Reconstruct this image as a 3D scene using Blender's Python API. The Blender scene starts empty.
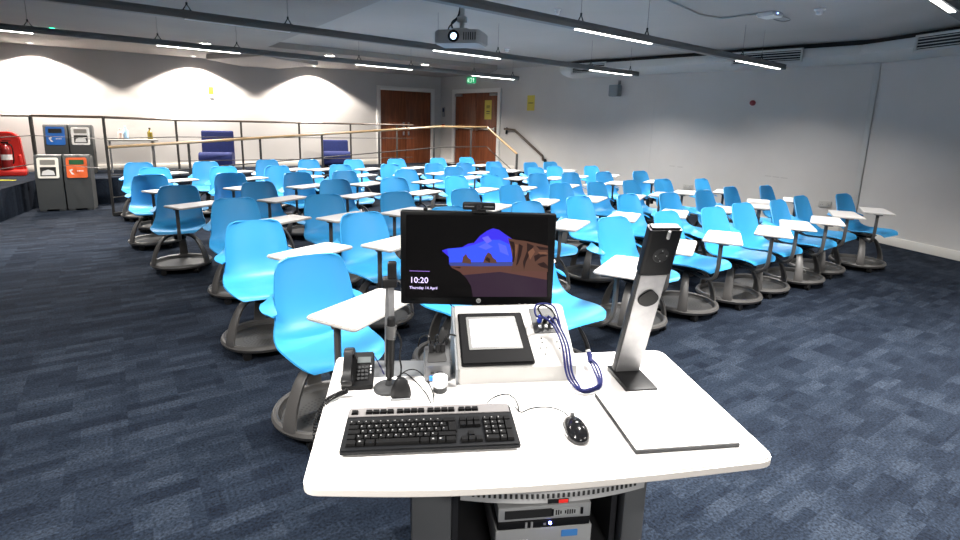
import bpy, bmesh, math, random
from mathutils import Vector, Matrix
random.seed(7)
R=math.radians; PI=math.pi
COL=bpy.context.scene.collection
# ------------------------------------------------------------------ camera
F,CY,PITCH,ROLL,H=530.2,230.4,.1994,.0256,1.527
fwd=Vector((0,math.cos(PITCH),-math.sin(PITCH))); upv=Vector((0,math.sin(PITCH),math.cos(PITCH))); rt=Vector((1,0,0))
cr,sr=math.cos(ROLL),math.sin(ROLL)
rt,upv=rt*cr+upv*sr, upv*cr-rt*sr
CAM=Vector((0,0,H))
cd=bpy.data.cameras.new('camera'); cam=bpy.data.objects.new('camera',cd); COL.objects.link(cam)
cam.matrix_world=Matrix(((rt.x,upv.x,-fwd.x,0),(rt.y,upv.y,-fwd.y,0),(rt.z,upv.z,-fwd.z,H),(0,0,0,1)))
cd.sensor_width=36; cd.lens=F/960*36; cd.shift_y=-(270-CY)/960; cd.clip_start=.05
bpy.context.scene.camera=cam
# surveying helpers: turn a sighted point of the photo into a place in the room
def ray(x,y): return fwd+rt*((x-480)/F)-upv*((y-CY)/F)
def atz(x,y,z):
    d=ray(x,y); return CAM+d*((z-H)/d.z)
def atY(x,y,Y):
    d=ray(x,y); return CAM+d*(Y/d.y)
def onplane(x,y,p,n):
    d=ray(x,y); return CAM+d*((Vector(p)-CAM).dot(n)/d.dot(n))
# ------------------------------------------------------------------ materials
MATS={}
def mat(name,col,rough=.5,metal=0,spec=.5,emit=None,es=1,alpha=1,coat=0,trans=0):
    if name in MATS: return MATS[name]
    m=bpy.data.materials.new(name); m.use_nodes=True; b=m.node_tree.nodes['Principled BSDF']
    b.inputs['Base Color'].default_value=(*col,1); b.inputs['Roughness'].default_value=rough
    b.inputs['Metallic'].default_value=metal; b.inputs['Specular IOR Level'].default_value=spec
    b.inputs['Coat Weight'].default_value=coat; b.inputs['Transmission Weight'].default_value=trans
    if emit: b.inputs['Emission Color'].default_value=(*emit,1); b.inputs['Emission Strength'].default_value=es
    MATS[name]=m; return m
def s2l(r,g,b):
    f=lambda c:(c/255/12.92) if c<=10 else ((c/255+.055)/1.055)**2.4
    return (f(r),f(g),f(b))
def N(m,t,**k):
    n=m.node_tree.nodes.new(t)
    for a,v in k.items():
        if a in n.inputs: n.inputs[a].default_value=v
        else: setattr(n,a,v)
    return n
def L(m,a,b): m.node_tree.links.new(a,b)
def noisy(name,c1,c2,scale=8,rough=.6,bump=0,bscale=200,**k):
    m=mat(name,c1,rough,**k); b=m.node_tree.nodes['Principled BSDF']
    tc=N(m,'ShaderNodeTexCoord'); nz=N(m,'ShaderNodeTexNoise',Scale=scale,Detail=4.0)
    L(m,tc.outputs['Object'],nz.inputs['Vector'])
    rp=N(m,'ShaderNodeValToRGB'); rp.color_ramp.elements[0].color=(*c1,1); rp.color_ramp.elements[1].color=(*c2,1)
    rp.color_ramp.elements[0].position=.35; rp.color_ramp.elements[1].position=.65
    L(m,nz.outputs['Fac'],rp.inputs['Fac']); L(m,rp.outputs['Color'],b.inputs['Base Color'])
    if bump:
        n2=N(m,'ShaderNodeTexNoise',Scale=bscale,Detail=2.0); L(m,tc.outputs['Object'],n2.inputs['Vector'])
        bp=N(m,'ShaderNodeBump',Strength=bump,Distance=.002); L(m,n2.outputs['Fac'],bp.inputs['Height']); L(m,bp.outputs['Normal'],b.inputs['Normal'])
    return m
def carpet():
    m=mat('carpet',(.02,.03,.05),.95,spec=.1); b=m.node_tree.nodes['Principled BSDF']
    tc=N(m,'ShaderNodeTexCoord'); mp=N(m,'ShaderNodeMapping'); mp.inputs['Rotation'].default_value=(0,0,R(-34.5))
    L(m,tc.outputs['Object'],mp.inputs['Vector'])
    def patch(sx,sy,seed):
        # random value per rectangular loop-pile patch
        sc=N(m,'ShaderNodeVectorMath',operation='MULTIPLY'); sc.inputs[1].default_value=(sx,sy,1)
        L(m,mp.outputs['Vector'],sc.inputs[0])
        nz=N(m,'ShaderNodeTexNoise',Scale=1.3,Detail=1.0); L(m,sc.outputs[0],nz.inputs['Vector'])
        ad=N(m,'ShaderNodeVectorMath',operation='ADD'); L(m,sc.outputs[0],ad.inputs[0])
        ad.inputs[1].default_value=(seed,seed*1.7,0)
        fl=N(m,'ShaderNodeVectorMath',operation='FLOOR'); L(m,ad.outputs[0],fl.inputs[0])
        wn=N(m,'ShaderNodeTexWhiteNoise',noise_dimensions='2D'); L(m,fl.outputs[0],wn.inputs['Vector'])
        return wn.outputs['Value']
    a=patch(4.2,13,0.3); c=patch(8,20,5.1); d=patch(2,2,2.2)
    ad=N(m,'ShaderNodeMath',operation='MULTIPLY_ADD'); L(m,a,ad.inputs[0]); ad.inputs[1].default_value=.5
    s2=N(m,'ShaderNodeMath',operation='MULTIPLY'); L(m,c,s2.inputs[0]); s2.inputs[1].default_value=.35; L(m,s2.outputs[0],ad.inputs[2])
    s3=N(m,'ShaderNodeMath',operation='MULTIPLY_ADD'); L(m,d,s3.inputs[0]); s3.inputs[1].default_value=.15; L(m,ad.outputs[0],s3.inputs[2])
    rp=N(m,'ShaderNodeValToRGB'); e=rp.color_ramp.elements
    e[0].position=.15; e[0].color=(.0050,.0080,.0150,1); e[1].position=.9; e[1].color=(.0205,.028,.042,1)
    x=e.new(.55); x.color=(.0108,.0160,.0265,1)
    L(m,s3.outputs[0],rp.inputs['Fac'])
    n2=N(m,'ShaderNodeTexNoise',Scale=90.0,Detail=3.0); L(m,mp.outputs['Vector'],n2.inputs['Vector'])
    mx=N(m,'ShaderNodeMix',data_type='RGBA',blend_type='MULTIPLY'); mx.inputs[0].default_value=1
    r2=N(m,'ShaderNodeValToRGB'); r2.color_ramp.elements[0].position=.3; r2.color_ramp.elements[0].color=(.35,.35,.35,1); r2.color_ramp.elements[1].position=.7; r2.color_ramp.elements[1].color=(1.5,1.5,1.5,1)
    L(m,n2.outputs['Fac'],r2.inputs['Fac']); L(m,rp.outputs['Color'],mx.inputs[6]); L(m,r2.outputs['Color'],mx.inputs[7])
    L(m,mx.outputs[2],b.inputs['Base Color'])
    bp=N(m,'ShaderNodeBump',Strength=.5,Distance=.004); L(m,n2.outputs['Fac'],bp.inputs['Height']); L(m,bp.outputs['Normal'],b.inputs['Normal'])
    return m
CARPET=carpet()
WALL=noisy('wall_paint',(.50,.485,.47),(.54,.525,.51),1.2,.75,.15,60)
CEIL=noisy('ceiling_paint',(.40,.385,.37),(.43,.41,.395),1.0,.8)
CEILLOW=noisy('lower_ceiling_paint',(.30,.28,.265),(.33,.31,.29),1.0,.8)
SKIRT=mat('skirting_paint',(.66,.63,.58),.45)
FRAMEP=mat('door_frame_paint',(.70,.69,.67),.4)
def wood():
    m=mat('door_veneer',(.2,.07,.03),.35,spec=.4); b=m.node_tree.nodes['Principled BSDF']
    tc=N(m,'ShaderNodeTexCoord'); mp=N(m,'ShaderNodeMapping'); mp.inputs['Scale'].default_value=(9,9,.7)
    L(m,tc.outputs['Object'],mp.inputs['Vector']); nz=N(m,'ShaderNodeTexNoise',Scale=2.2,Detail=6.0,Distortion=.6); L(m,mp.outputs['Vector'],nz.inputs['Vector'])
    rp=N(m,'ShaderNodeValToRGB'); e=rp.color_ramp.elements; e[0].position=.3; e[0].color=(.13,.035,.014,1); e[1].position=.75; e[1].color=(.27,.085,.035,1)
    L(m,nz.outputs['Fac'],rp.inputs['Fac']); L(m,rp.outputs['Color'],b.inputs['Base Color']); return m
WOOD=wood()
CYAN=noisy('cyan_plastic',(.035,.300,.61),(.040,.315,.63),2,.42,.12,900,spec=.5)
GREYP=noisy('grey_plastic',(.060,.057,.055),(.068,.065,.062),3,.42)
BLACKP=mat('black_plastic',(.006,.006,.0065),.45,spec=.25)
DARKP=noisy('dark_grey_plastic',(.020,.021,.022),(.026,.027,.028),3,.5,spec=.3)
def traymat():
    m=mat('perforated_tray_plastic',(.06,.06,.062),.5); b=m.node_tree.nodes['Principled BSDF']
    tc=N(m,'ShaderNodeTexCoord'); sep=N(m,'ShaderNodeSeparateXYZ'); L(m,tc.outputs['Object'],sep.inputs[0])
    # concentric rings of holes
    def M(op,a,b_=None,c=None):
        n=N(m,'ShaderNodeMath',operation=op)
        for i,v in enumerate((a,b_,c)):
            if v is None: continue
            if hasattr(v,'is_linked'): L(m,v,n.inputs[i])
            else: n.inputs[i].default_value=v
        return n.outputs[0]
    X,Y=sep.outputs[0],sep.outputs[1]
    r=M('SQRT',M('ADD',M('MULTIPLY',X,X),M('MULTIPLY',Y,Y)))
    k=M('DIVIDE',r,.022); ring=M('FLOOR',k); fr=M('SUBTRACT',M('FRACT',k),.5)
    th=M('ARCTAN2',Y,X); cnt=M('MULTIPLY',M('ADD',ring,.5),1.0)
    ph=M('MULTIPLY',th,cnt); fa=M('SUBTRACT',M('FRACT',ph),.5)
    d=M('SQRT',M('ADD',M('MULTIPLY',fr,fr),M('MULTIPLY',fa,fa)))
    inside=M('MULTIPLY',M('LESS_THAN',d,.27),M('MULTIPLY',M('LESS_THAN',r,.154),M('GREATER_THAN',r,.045)))
    mx=N(m,'ShaderNodeMix',data_type='RGBA'); L(m,inside,mx.inputs[0]); mx.inputs[6].default_value=(.036,.035,.034,1); mx.inputs[7].default_value=(.004,.004,.004,1)
    L(m,mx.outputs[2],b.inputs['Base Color']); return m
TRAY=traymat()
TABW=mat('white_laminate',(.70,.68,.66),.35)
TABE=mat('tablet_edge',(.42,.40,.38),.5)
DESKW=noisy('desk_laminate',(.74,.72,.70),(.76,.74,.72),4,.42)
DESKE=mat('desk_edge',(.50,.47,.44),.5)
ALU=noisy('brushed_aluminium',(.30,.30,.305),(.35,.35,.355),30,.42,metal=.7)
STEEL=mat('stainless_steel',(.55,.55,.54),.3,metal=1)
RAILM=mat('dark_rail_metal',(.045,.042,.04),.5,spec=.3)
RAILLIT=mat('handrail_bronze_lit',(.36,.24,.12),.3)  # bronze as well; the light it reflects is put into this paler colour
RAILD=mat('bronze_handrail',(.085,.062,.048),.4,spec=.4)
TRACKM=mat('track_grey_metal',(.16,.165,.17),.5,metal=.4)
LENS=mat('led_lens',(1,1,1),.4,emit=(1,.97,.93),es=6)
LENSW=mat('downlight_lens',(1,1,1),.4,emit=(1,.93,.84),es=22)
BLACKM=mat('black_metal',(.02,.02,.022),.45,metal=.3)
GREYM=mat('grey_steel',(.19,.195,.20),.5,metal=.1)
NAVY=noisy('navy_fabric',(.002,.009,.075),(.003,.012,.095),30,.9,.3,400)
REDP=mat('red_plastic',(.55,.02,.015),.4)
YELL=mat('yellow_sign',(.62,.50,.07),.6)
YELB=mat('bright_yellow_card',(.42,.39,.004),.7)
GREEN=mat('green_sign',(.01,.22,.08),.5,emit=(.02,.5,.2),es=.35)
WHITEP=mat('white_plastic',(.75,.75,.75),.4)
INK=mat('black_ink',(.01,.01,.01),.7)
BLUEC=mat('blue_cable',(.006,.009,.065),.55,spec=.2)
# ------------------------------------------------------------------ mesh helpers
def tmp_append(bm,t,M=None,mi=0):
    if M is not None: bmesh.ops.transform(t,matrix=M,verts=t.verts)
    me=bpy.data.meshes.new('t')
    for f in t.faces: f.material_index=mi
    t.to_mesh(me); t.free(); bm.from_mesh(me); bpy.data.meshes.remove(me)
def box(bm,c,s,bev=0,mi=0,seg=2,M=None):
    t=bmesh.new(); bmesh.ops.create_cube(t,size=1)
    for v in t.verts: v.co=Vector((v.co.x*s[0],v.co.y*s[1],v.co.z*s[2]))
    if bev: bmesh.ops.bevel(t,geom=t.edges[:],offset=bev,segments=seg,affect='EDGES',profile=.5)
    T=Matrix.Translation(c)
    tmp_append(bm,t,(M@T) if M is not None else T,mi)
def prism(bm,pts,z0,z1,bev=0,mi=0,M=None,seg=2):
    t=bmesh.new(); vs=[t.verts.new((p[0],p[1],z0)) for p in pts]
    f=t.faces.new(vs); f.normal_update()
    r=bmesh.ops.extrude_face_region(t,geom=[f]); ex=[e for e in r['geom'] if isinstance(e,bmesh.types.BMVert)]
    for v in ex: v.co.z=z1
    bmesh.ops.recalc_face_normals(t,faces=t.faces[:])
    if bev:
        es=[e for e in t.edges if abs(e.verts[0].co.z-e.verts[1].co.z)<1e-6]
        bmesh.ops.bevel(t,geom=es,offset=bev,segments=seg,affect='EDGES')
    tmp_append(bm,t,M,mi)
def rpoly(pts,r,n=5):
    out=[]; m=len(pts); rs=r if isinstance(r,(list,tuple)) else [r]*m
    for i in range(m):
        p=Vector(pts[i]).to_2d(); a=Vector(pts[i-1]).to_2d()-p; b=Vector(pts[(i+1)%m]).to_2d()-p
        rr=min(rs[i],a.length*.49,b.length*.49)
        for k in range(n+1):
            t=k/n; q=p+a.normalized()*rr*(1-t)**2+b.normalized()*rr*t**2
            out.append((q.x,q.y))
    return out
def cyl(bm,p0,p1,r0,r1=None,n=16,mi=0,M=None):
    r1=r0 if r1 is None else r1; p0=Vector(p0); p1=Vector(p1); d=p1-p0
    t=bmesh.new(); bmesh.ops.create_cone(t,cap_ends=True,segments=n,radius1=r0,radius2=r1,depth=d.length)
    T=Matrix.Translation((p0+p1)/2)@d.to_track_quat('Z','Y').to_matrix().to_4x4()
    tmp_append(bm,t,(M@T) if M is not None else T,mi)
def lathe(bm,prof,n=24,mi=0,M=None,cap=True):
    t=bmesh.new(); rings=[]
    for r,z in prof: rings.append([t.verts.new((r*math.cos(2*PI*k/n),r*math.sin(2*PI*k/n),z)) for k in range(n)])
    for a,b in zip(rings,rings[1:]):
        for k in range(n): t.faces.new((a[k],a[(k+1)%n],b[(k+1)%n],b[k]))
    if cap:
        for rg in (rings[0],rings[-1]):
            try: t.faces.new(rg)
            except ValueError: pass
    bmesh.ops.recalc_face_normals(t,faces=t.faces[:]); tmp_append(bm,t,M,mi)
def smooth(path,k=4,closed=False):
    P=[Vector(p) for p in path]; out=[]; n=len(P)
    for i in range(n-(0 if closed else 1)):
        if closed: a,b,c,d=P[i-1],P[i],P[(i+1)%n],P[(i+2)%n]
        else: a,b,c,d=P[max(i-1,0)],P[i],P[i+1],P[min(i+2,n-1)]
        for j in range(k):
            t=j/k; out.append(.5*((2*b)+(c-a)*t+(2*a-5*b+4*c-d)*t*t+(3*b-a-3*c+d)*t**3))
    if not closed: out.append(P[-1])
    return out
def sweep(bm,path,prof,mi=0,M=None,closed=False,up=Vector((0,0,1)),cap=True):
    """prof: list of (side, up) offsets; swept along path with a stable frame"""
    P=[Vector(p) for p in path]; t=bmesh.new(); rings=[]; n=len(P)
    prev=None
    for i in range(n):
        if closed: d=(P[(i+1)%n]-P[i-1])
        else: d=(P[min(i+1,n-1)]-P[max(i-1,0)])
        d.normalize(); s=d.cross(up)
        if s.length<.15: s=prev if prev is not None else d.orthogonal()
        s=(s-d*s.dot(d)).normalized()
        if prev is not None and s.dot(prev)<0 and not closed: s=-s
        prev=s; u=s.cross(d).normalized()
        rings.append([t.verts.new(P[i]+s*a+u*b) for a,b in prof])
    m=len(prof); rr=list(zip(rings,rings[1:]))+([(rings[-1],rings[0])] if closed else [])
    for a,b in rr:
        for k in range(m): t.faces.new((a[k],a[(k+1)%m],b[(k+1)%m],b[k]))
    if cap and not closed: t.faces.new(rings[0]); t.faces.new(rings[-1][::-1])
    bmesh.ops.recalc_face_normals(t,faces=t.faces[:]); tmp_append(bm,t,M,mi)
def circ(r,n=8,rz=None): return [(r*math.cos(2*PI*k/n),(rz or r)*math.sin(2*PI*k/n)) for k in range(n)]
def tube(bm,path,r,n=8,mi=0,M=None,closed=False,rz=None): sweep(bm,path,circ(r,n,rz),mi,M,closed)
def rect(w,h): return [(-w/2,-h/2),(w/2,-h/2),(w/2,h/2),(-w/2,h/2)]
def quad(bm,a,b,c,d,mi=0):
    f=bm.faces.new([bm.verts.new(p) for p in (a,b,c,d)]); f.material_index=mi
def obj(name,bm,mats,parent=None,loc=(0,0,0),rz=0,sharp=35,flat=False):
    me=bpy.data.meshes.new(name); bm.to_mesh(me); bm.free()
    if not isinstance(mats,(list,tuple)): mats=[mats]
    for m in mats: me.materials.append(m)
    if not flat:
        me.shade_smooth(); me.set_sharp_from_angle(angle=R(sharp))
    o=bpy.data.objects.new(name,me); COL.objects.link(o); o.location=loc; o.rotation_euler=(0,0,rz)
    if parent: o.parent=parent
    return o
def B(): return bmesh.new()
def tag(o,label,cat,group=None,kind=None):
    o['label']=label; o['category']=cat
    if group: o['group']=group
    if kind: o['kind']=kind
    return o
def thing(name,label,cat,loc=(0,0,0),rz=0,group=None):
    o=bpy.data.objects.new(name,None); o.empty_display_size=.1; COL.objects.link(o); o.location=loc; o.rotation_euler=(0,0,rz)
    return tag(o,label,cat,group)
def struct(name,bm,m,parent=None,**k):
    o=obj(name,bm,m,parent,**k)
    if not parent: o['kind']='structure'
    return o
def text_mesh(s,size,depth=.0004,align='LEFT'):
    c=bpy.data.curves.new('t','FONT'); c.body=s; c.size=size; c.extrude=depth; c.align_x=align; c.resolution_u=3
    o=bpy.data.objects.new('t',c); COL.objects.link(o)
    dg=bpy.context.evaluated_depsgraph_get(); me=bpy.data.meshes.new_from_object(o.evaluated_get(dg))
    bpy.data.objects.remove(o); bpy.data.curves.remove(c); return me
def add_text(bm,s,size,M,mi=0,align='LEFT',depth=.0004):
    me=text_mesh(s,size,depth,align); t=bmesh.new(); t.from_mesh(me); bpy.data.meshes.remove(me); tmp_append(bm,t,M,mi)
def copy_tree(o,parent=None):
    c=o.copy(); COL.objects.link(c)
    if parent: c.parent=parent
    for ch in [x for x in ALLCH.get(o.name,[])]: copy_tree(ch,c)
    return c
ALLCH={}
def index_children():
    ALLCH.clear()
    for o in bpy.data.objects:
        if o.parent: ALLCH.setdefault(o.parent.name,[]).append(o)
TZ=Matrix.Translation
def RX(a): return Matrix.Rotation(a,4,'X')
def RY(a): return Matrix.Rotation(a,4,'Y')
def RZ(a): return Matrix.Rotation(a,4,'Z')
EXPO=1.0; LEDW=42; SPREAD=138
# ================================================================== ROOM
PZ=.44; CZ=2.80; CLOW=2.70
W0=Vector((-8.377,9.71,0)); WA=R(34.5); wd=Vector((math.cos(WA),math.sin(WA),0)); wi=Vector((math.sin(WA),-math.cos(WA),0))  # wi: into the room
def wp(s,e,z=0): p=W0+wd*s+wi*e; return Vector((p.x,p.y,z))
SC=8.775; C0=wp(SC,0); Q1=atz(852,236.5,0); rd=(Q1-C0).normalized(); RL=(Q1-C0).length; RA=math.atan2(rd.y,rd.x); ri=Vector((rd.y,-rd.x,0))
def rp_(s,e,z=0): p=C0+rd*s+ri*e; return Vector((p.x,p.y,z))
_q=atz(960,261,0)-Q1; SA=math.atan2(_q.y,_q.x); sd=Vector((math.cos(SA),math.sin(SA),0)); si=Vector((sd.y,-sd.x,0)); SL=10.9
def sp(s,e,z=0): p=Q1+sd*s+si*e; return Vector((p.x,p.y,z))
Q2=sp(SL,0); Q3=Vector((-12.5,Q2.y,0)); Q4=wp(-5.2,0)
MW=Matrix.Translation(W0)@RZ(WA); MR=Matrix.Translation(C0)@RZ(RA); MS=Matrix.Translation(Q1)@RZ(SA)   # room side is local -y
def onW(x,y): return onplane(x,y,W0,wi)
def onR(x,y): return onplane(x,y,C0,ri)
def onS(x,y): return onplane(x,y,Q1,si)
bm=B(); prism(bm,[(p.x,p.y) for p in (Q4+Vector((-.3,0,0)),C0+Vector((0,.3,0)),Q1+Vector((.3,0,0)),Q2,Q3)],-.1,0); struct('floor',bm,CARPET)
# ---- walls
def wallseg(bm,M,s0,s1,z0=0,z1=2.95,t=.12): box(bm,((s0+s1)/2,t/2,(z0+z1)/2),(s1-s0,t,z1-z0),M=M)
d1=(7.02,8.47); d2=(.60,2.15); DT1=2.29; DT2=2.27
bm=B(); wallseg(bm,MW,-5.2,d1[0]); wallseg(bm,MW,d1[1],SC+.1); wallseg(bm,MW,d1[0],d1[1],DT1,2.95); struct('wall_back_left',bm,WALL)
bm=B(); wallseg(bm,MR,-.05,d2[0]); wallseg(bm,MR,d2[1],RL+.05); wallseg(bm,MR,d2[0],d2[1],DT2,2.95); struct('wall_back_right',bm,WALL)
bm=B(); wallseg(bm,MS,0,SL); struct('wall_right',bm,WALL)
bm=B(); v=(Q4-Q3); M3=Matrix.Translation(Q3)@RZ(math.atan2(v.y,v.x)); wallseg(bm,M3,0,v.length); struct('wall_left',bm,WALL)
bm=B(); v=(Q3-Q2); M4=Matrix.Translation(Q2)@RZ(math.atan2(v.y,v.x)); wallseg(bm,M4,0,v.length); struct('wall_front',bm,WALL)
# vertical joints in the right-hand wall
bm=B()
for s in (6.22,): box(bm,(s,-.001,1.35),(.012,.004,2.3),M=MR)
struct('trim_1',bm,mat('joint_paint',(.5,.49,.48),.7))
bm=B(); box(bm,(RL-.03,-.012,1.26),(.07,.03,2.5),bev=.004,M=MR); struct('trim_2',bm,mat('column_paint',(.52,.52,.51),.7))
# skirtings
def skirt(name,segs,M,z0,h=.11):
    bm=B()
    for a,b in segs: box(bm,((a+b)/2,-.009,z0+h/2),(b-a,.018,h),bev=.003,M=M)
    struct(name,bm,SKIRT)
skirt('baseboard_back_left',[(-5.2,d1[0]-.09),(d1[1]+.1,SC)],MW,PZ)
skirt('baseboard_back_right',[(3.9,RL-.18)],MR,0,.12); skirt('baseboard_landing',[(0,d2[0]-.12),(d2[1]+.03,2.75)],MR,PZ)
skirt('baseboard_right',[(0,SL)],MS,0,.12)
# ---- ceiling : high coffer + lower perimeter slab on the left
bm=B(); prism(bm,[(p.x,p.y) for p in (Q4+Vector((-.3,0,0)),C0+Vector((0,.3,0)),Q1+Vector((.3,0,0)),Q2,Q3)],CZ,CZ+.1); struct('ceiling',bm,CEIL)
a=atz(382,0,CLOW); b_=atz(268,47,CLOW); dirc=(a-b_).normalized(); far=b_+dirc*13
eb=(b_-W0).dot(wi)
bm=B(); prism(bm,[(p.x,p.y) for p in (Q4,wp(SC,0),wp(SC+.35,1.6),wp(8.6,eb-.15),Vector((b_.x,b_.y,0)),Vector((far.x,min(far.y,99),0)),Vector((-12.4,-2.9,0)))],CLOW,CZ+.02); struct('ceiling_lower_panel',bm,CEILLOW)
# shallow box casing on the lower ceiling near the wall lights
bm=B(); c=[onplane(x,y,Vector((0,0,CLOW)),Vector((0,0,1))) for x,y in ((206,54),(262,66),(318,60),(262,50))]
prism(bm,[(p.x,p.y) for p in c],CLOW-.10,CLOW-.001,bev=.01); struct('trim_3',bm,CEIL)
# ---- platform, ramp, landing steps
K0=Vector((-7.30,8.66,0)); E1=Vector((-6.33,9.02,0)); ER=3.05; EA=1.5; SR0=1.30; SR1=7.0
land_r=rp_(0,0); # landing reaches the right wall
def RWs(e): # s of the right wall at distance e from the left wall
    k=(rd.dot(wi)); t=e/k; return SC+t*rd.dot(wd), t
sE,tE=RWs(ER)
plat=[wp(-5.2,0),wp(SC,0),wp(sE,ER),wp(SR1,ER),wp(SR1,EA),wp(SR0,EA),E1,K0,Vector((-6.45,6.6,0)),Vector((-6.1,4.0,0)),Vector((-12.3,4.0,0))]
bm=B(); prism(bm,[(p.x,p.y) for p in plat],.0,PZ); struct('floor_platform',bm,CARPET)
bm=B(); vs=[bm.verts.new(p) for p in (wp(SR0,EA+.002,.002),wp(SR0,ER,.002),wp(SR1,ER,.002),wp(SR1,EA+.002,.002),wp(SR1-.002,EA+.002,PZ),wp(SR1-.002,ER,PZ),wp(SR0,EA+.002,.006),wp(SR0,ER,.006))]
for f in ((0,1,2,3),(6,4,5,7),(0,6,7,1),(2,5,4,3),(0,3,4,6),(1,7,5,2)): bm.faces.new([vs[i] for i in f])
bmesh.ops.recalc_face_normals(bm,faces=bm.faces[:]); struct('floor_ramp',bm,CARPET)
bm=B(); ws=1.15
stepM=Matrix.Translation(rp_(tE,0))@RZ(RA)
for k in range(2): box(bm,(.0+.145+.29*k,-ws/2-.01,(PZ-.147*(k+1))/2),(.29,ws,PZ-.147*(k+1)),M=stepM)
struct('floor_steps',bm,CARPET)
bm=B()
for k in range(3): box(bm,(.02+.29*k-.015 if k else .0,-ws/2-.01,PZ-.147*k+.004),(.05,ws-.02,.008),M=stepM)
struct('trim_4',bm,mat('step_nosing',(.25,.24,.22),.5))
# edge trim of ramp and platform
bm=B()
def strip(bm,p,q,h,w=.03,t=.03): 
    d=q-p; sweep(bm,[p,q],rect(w,h))
strip(bm,wp(SR0,ER,.03),wp(SR1,ER,PZ+.02),.05); struct('trim_5',bm,DARKP)
# ---- doors
def door(name,M,s0,s1,zt,leafy,closers=False,bars=False,frame_in=0,lead=.10):
    w=s1-s0; root=bpy.data.objects.new(name,None); COL.objects.link(root); root['kind']='structure'; root.matrix_world=M@TZ((s0,0,PZ))
    h=zt-PZ
    bm=B()
    for x in (-.05,w+.05): box(bm,(x,-.01,h/2+.04),(.10,.05,h+.08),bev=.004)
    box(bm,(w/2,-.01,h+.05),(w+.2,.05,.10),bev=.004)
    obj('door_frame',bm,FRAMEP,root)
    for i in (0,1):
        bm=B(); box(bm,(w/4+i*w/2,leafy,h/2),(w/2-.006,.045,h-.006),bev=.002)
        lf=obj('door_leaf',bm,WOOD,root)
        x=w/2+(-.07 if i==0 else .07)
        if not bars:
            bm=B(); box(bm,(x,leafy-.027,.98),(.055,.006,.17),bev=.002); box(bm,(x,leafy-.027,.78),(.05,.006,.10),bev=.002); cyl(bm,(x,leafy-.03,1.0),(x,leafy-.06,1.0),.009); box(bm,(x+(.03 if i else -.03),leafy-.065,1.0),(.09,.012,.018),bev=.004)
            obj('door_handle',bm,STEEL,lf)
        else:
            bm=B(); box(bm,(w/4+i*w/2,leafy-.07,.95),(w/2-.12,.03,.045),bev=.008)
            for xx in (.07,w/2-.07): box(bm,(xx+i*w/2,leafy-.05,.95),(.05,.07,.09),bev=.008)
            obj('push_bar',bm,STEEL,lf)
            bm=B(); box(bm,((.14 if i==0 else w-.14),leafy-.05,h-.05),(.24,.06,.06),bev=.006); obj('door_closer',bm,ALU,lf)
    return root
door('door_1',MW,d1[0],d1[1],DT1,.03); dd2=door('door_2',MR,d2[0],d2[1],DT2,.03,bars=True)
# ---- duct casing with grilles along the right-hand walls
def duct(name,M,s0,s1,dep0,dep1,cap0=False):
    bm=B()
    def prof(d): 
        pts=[(0,CZ-.07),(-d,CZ-.075),(-d-.02,CZ-.12),(-d-.015,2.60),(-d*.8,2.545),(-d*.45,2.515),(0,2.50)]
        return pts
    rings=[]
    n=10
    for k in range(n+1):
        t=k/n; s=s0+(s1-s0)*t; rings.append([bm.verts.new(M@Vector((s,y,z))) for y,z in prof(dep0+(dep1-dep0)*t)])
    for a,b in zip(rings,rings[1:]):
        for k in range(len(a)-1): bm.faces.new((a[k],a[k+1],b[k+1],b[k]))
    bm.faces.new(rings[0]); bm.faces.new(rings[-1])
    bmesh.ops.recalc_face_normals(bm,faces=bm.faces[:])
    return struct(name,bm,mat('duct_paint',(.56,.56,.55),.6))
duct('trim_6',MR,4.3,RL+.0,.42,.30); duct('trim_7',MS,-.10,SL,.36,.48)
bm=B(); box(bm,(RL/2+2.1,-.12,CZ-.035),(RL-4.25,.22,.068),M=MR); box(bm,(SL/2,-.12,CZ-.035),(SL,.22,.068),M=MS); struct('gap_shade_strip',bm,BLACKM)  # black strip stands in for the shade in the gap above the duct
def grille(M,s0,s1,y,z0,z1,label):
    w=s1-s0; h=z1-z0; t=thing('vent_grille',label,'vent'); t.matrix_world=M@TZ((s0,y,z0)); t['group']='air vent grilles on the ceiling duct'
    bm=B()
    for a,b in (((w/2,0,.015),(w,.02,.03)),((w/2,0,h-.015),(w,.02,.03)),((.015,0,h/2),(.03,.02,h)),((w-.015,0,h/2),(.03,.02,h))): box(bm,a,b,bev=.003)
    obj('grille_frame',bm,mat('grille_paint',(.5,.5,.49),.5),t)
    bm=B(); box(bm,(w/2,.006,h/2),(w-.04,.004,h-.04)); obj('dark_backing',bm,INK,t)
    bm=B()
    for k in range(4): box(bm,(w/2,-.002,.03+(h-.06)*(k+.5)/4),(w-.05,.012,.009),M=None)
    obj('louvre_blade',bm,mat('grille_paint',(.5,.5,.49),.5),t)
grille(MR,4.60,5.40,-.455,2.53,2.735,'slatted vent grille on the duct above the grey wall speaker')
grille(MR,7.70,8.72,-.385,2.53,2.735,'long slatted vent grille on the duct near the middle of the right wall')
grille(MS,.75,1.85,-.43,2.53,2.735,'slatted vent grille on the duct at the far right edge of the photo')
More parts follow.
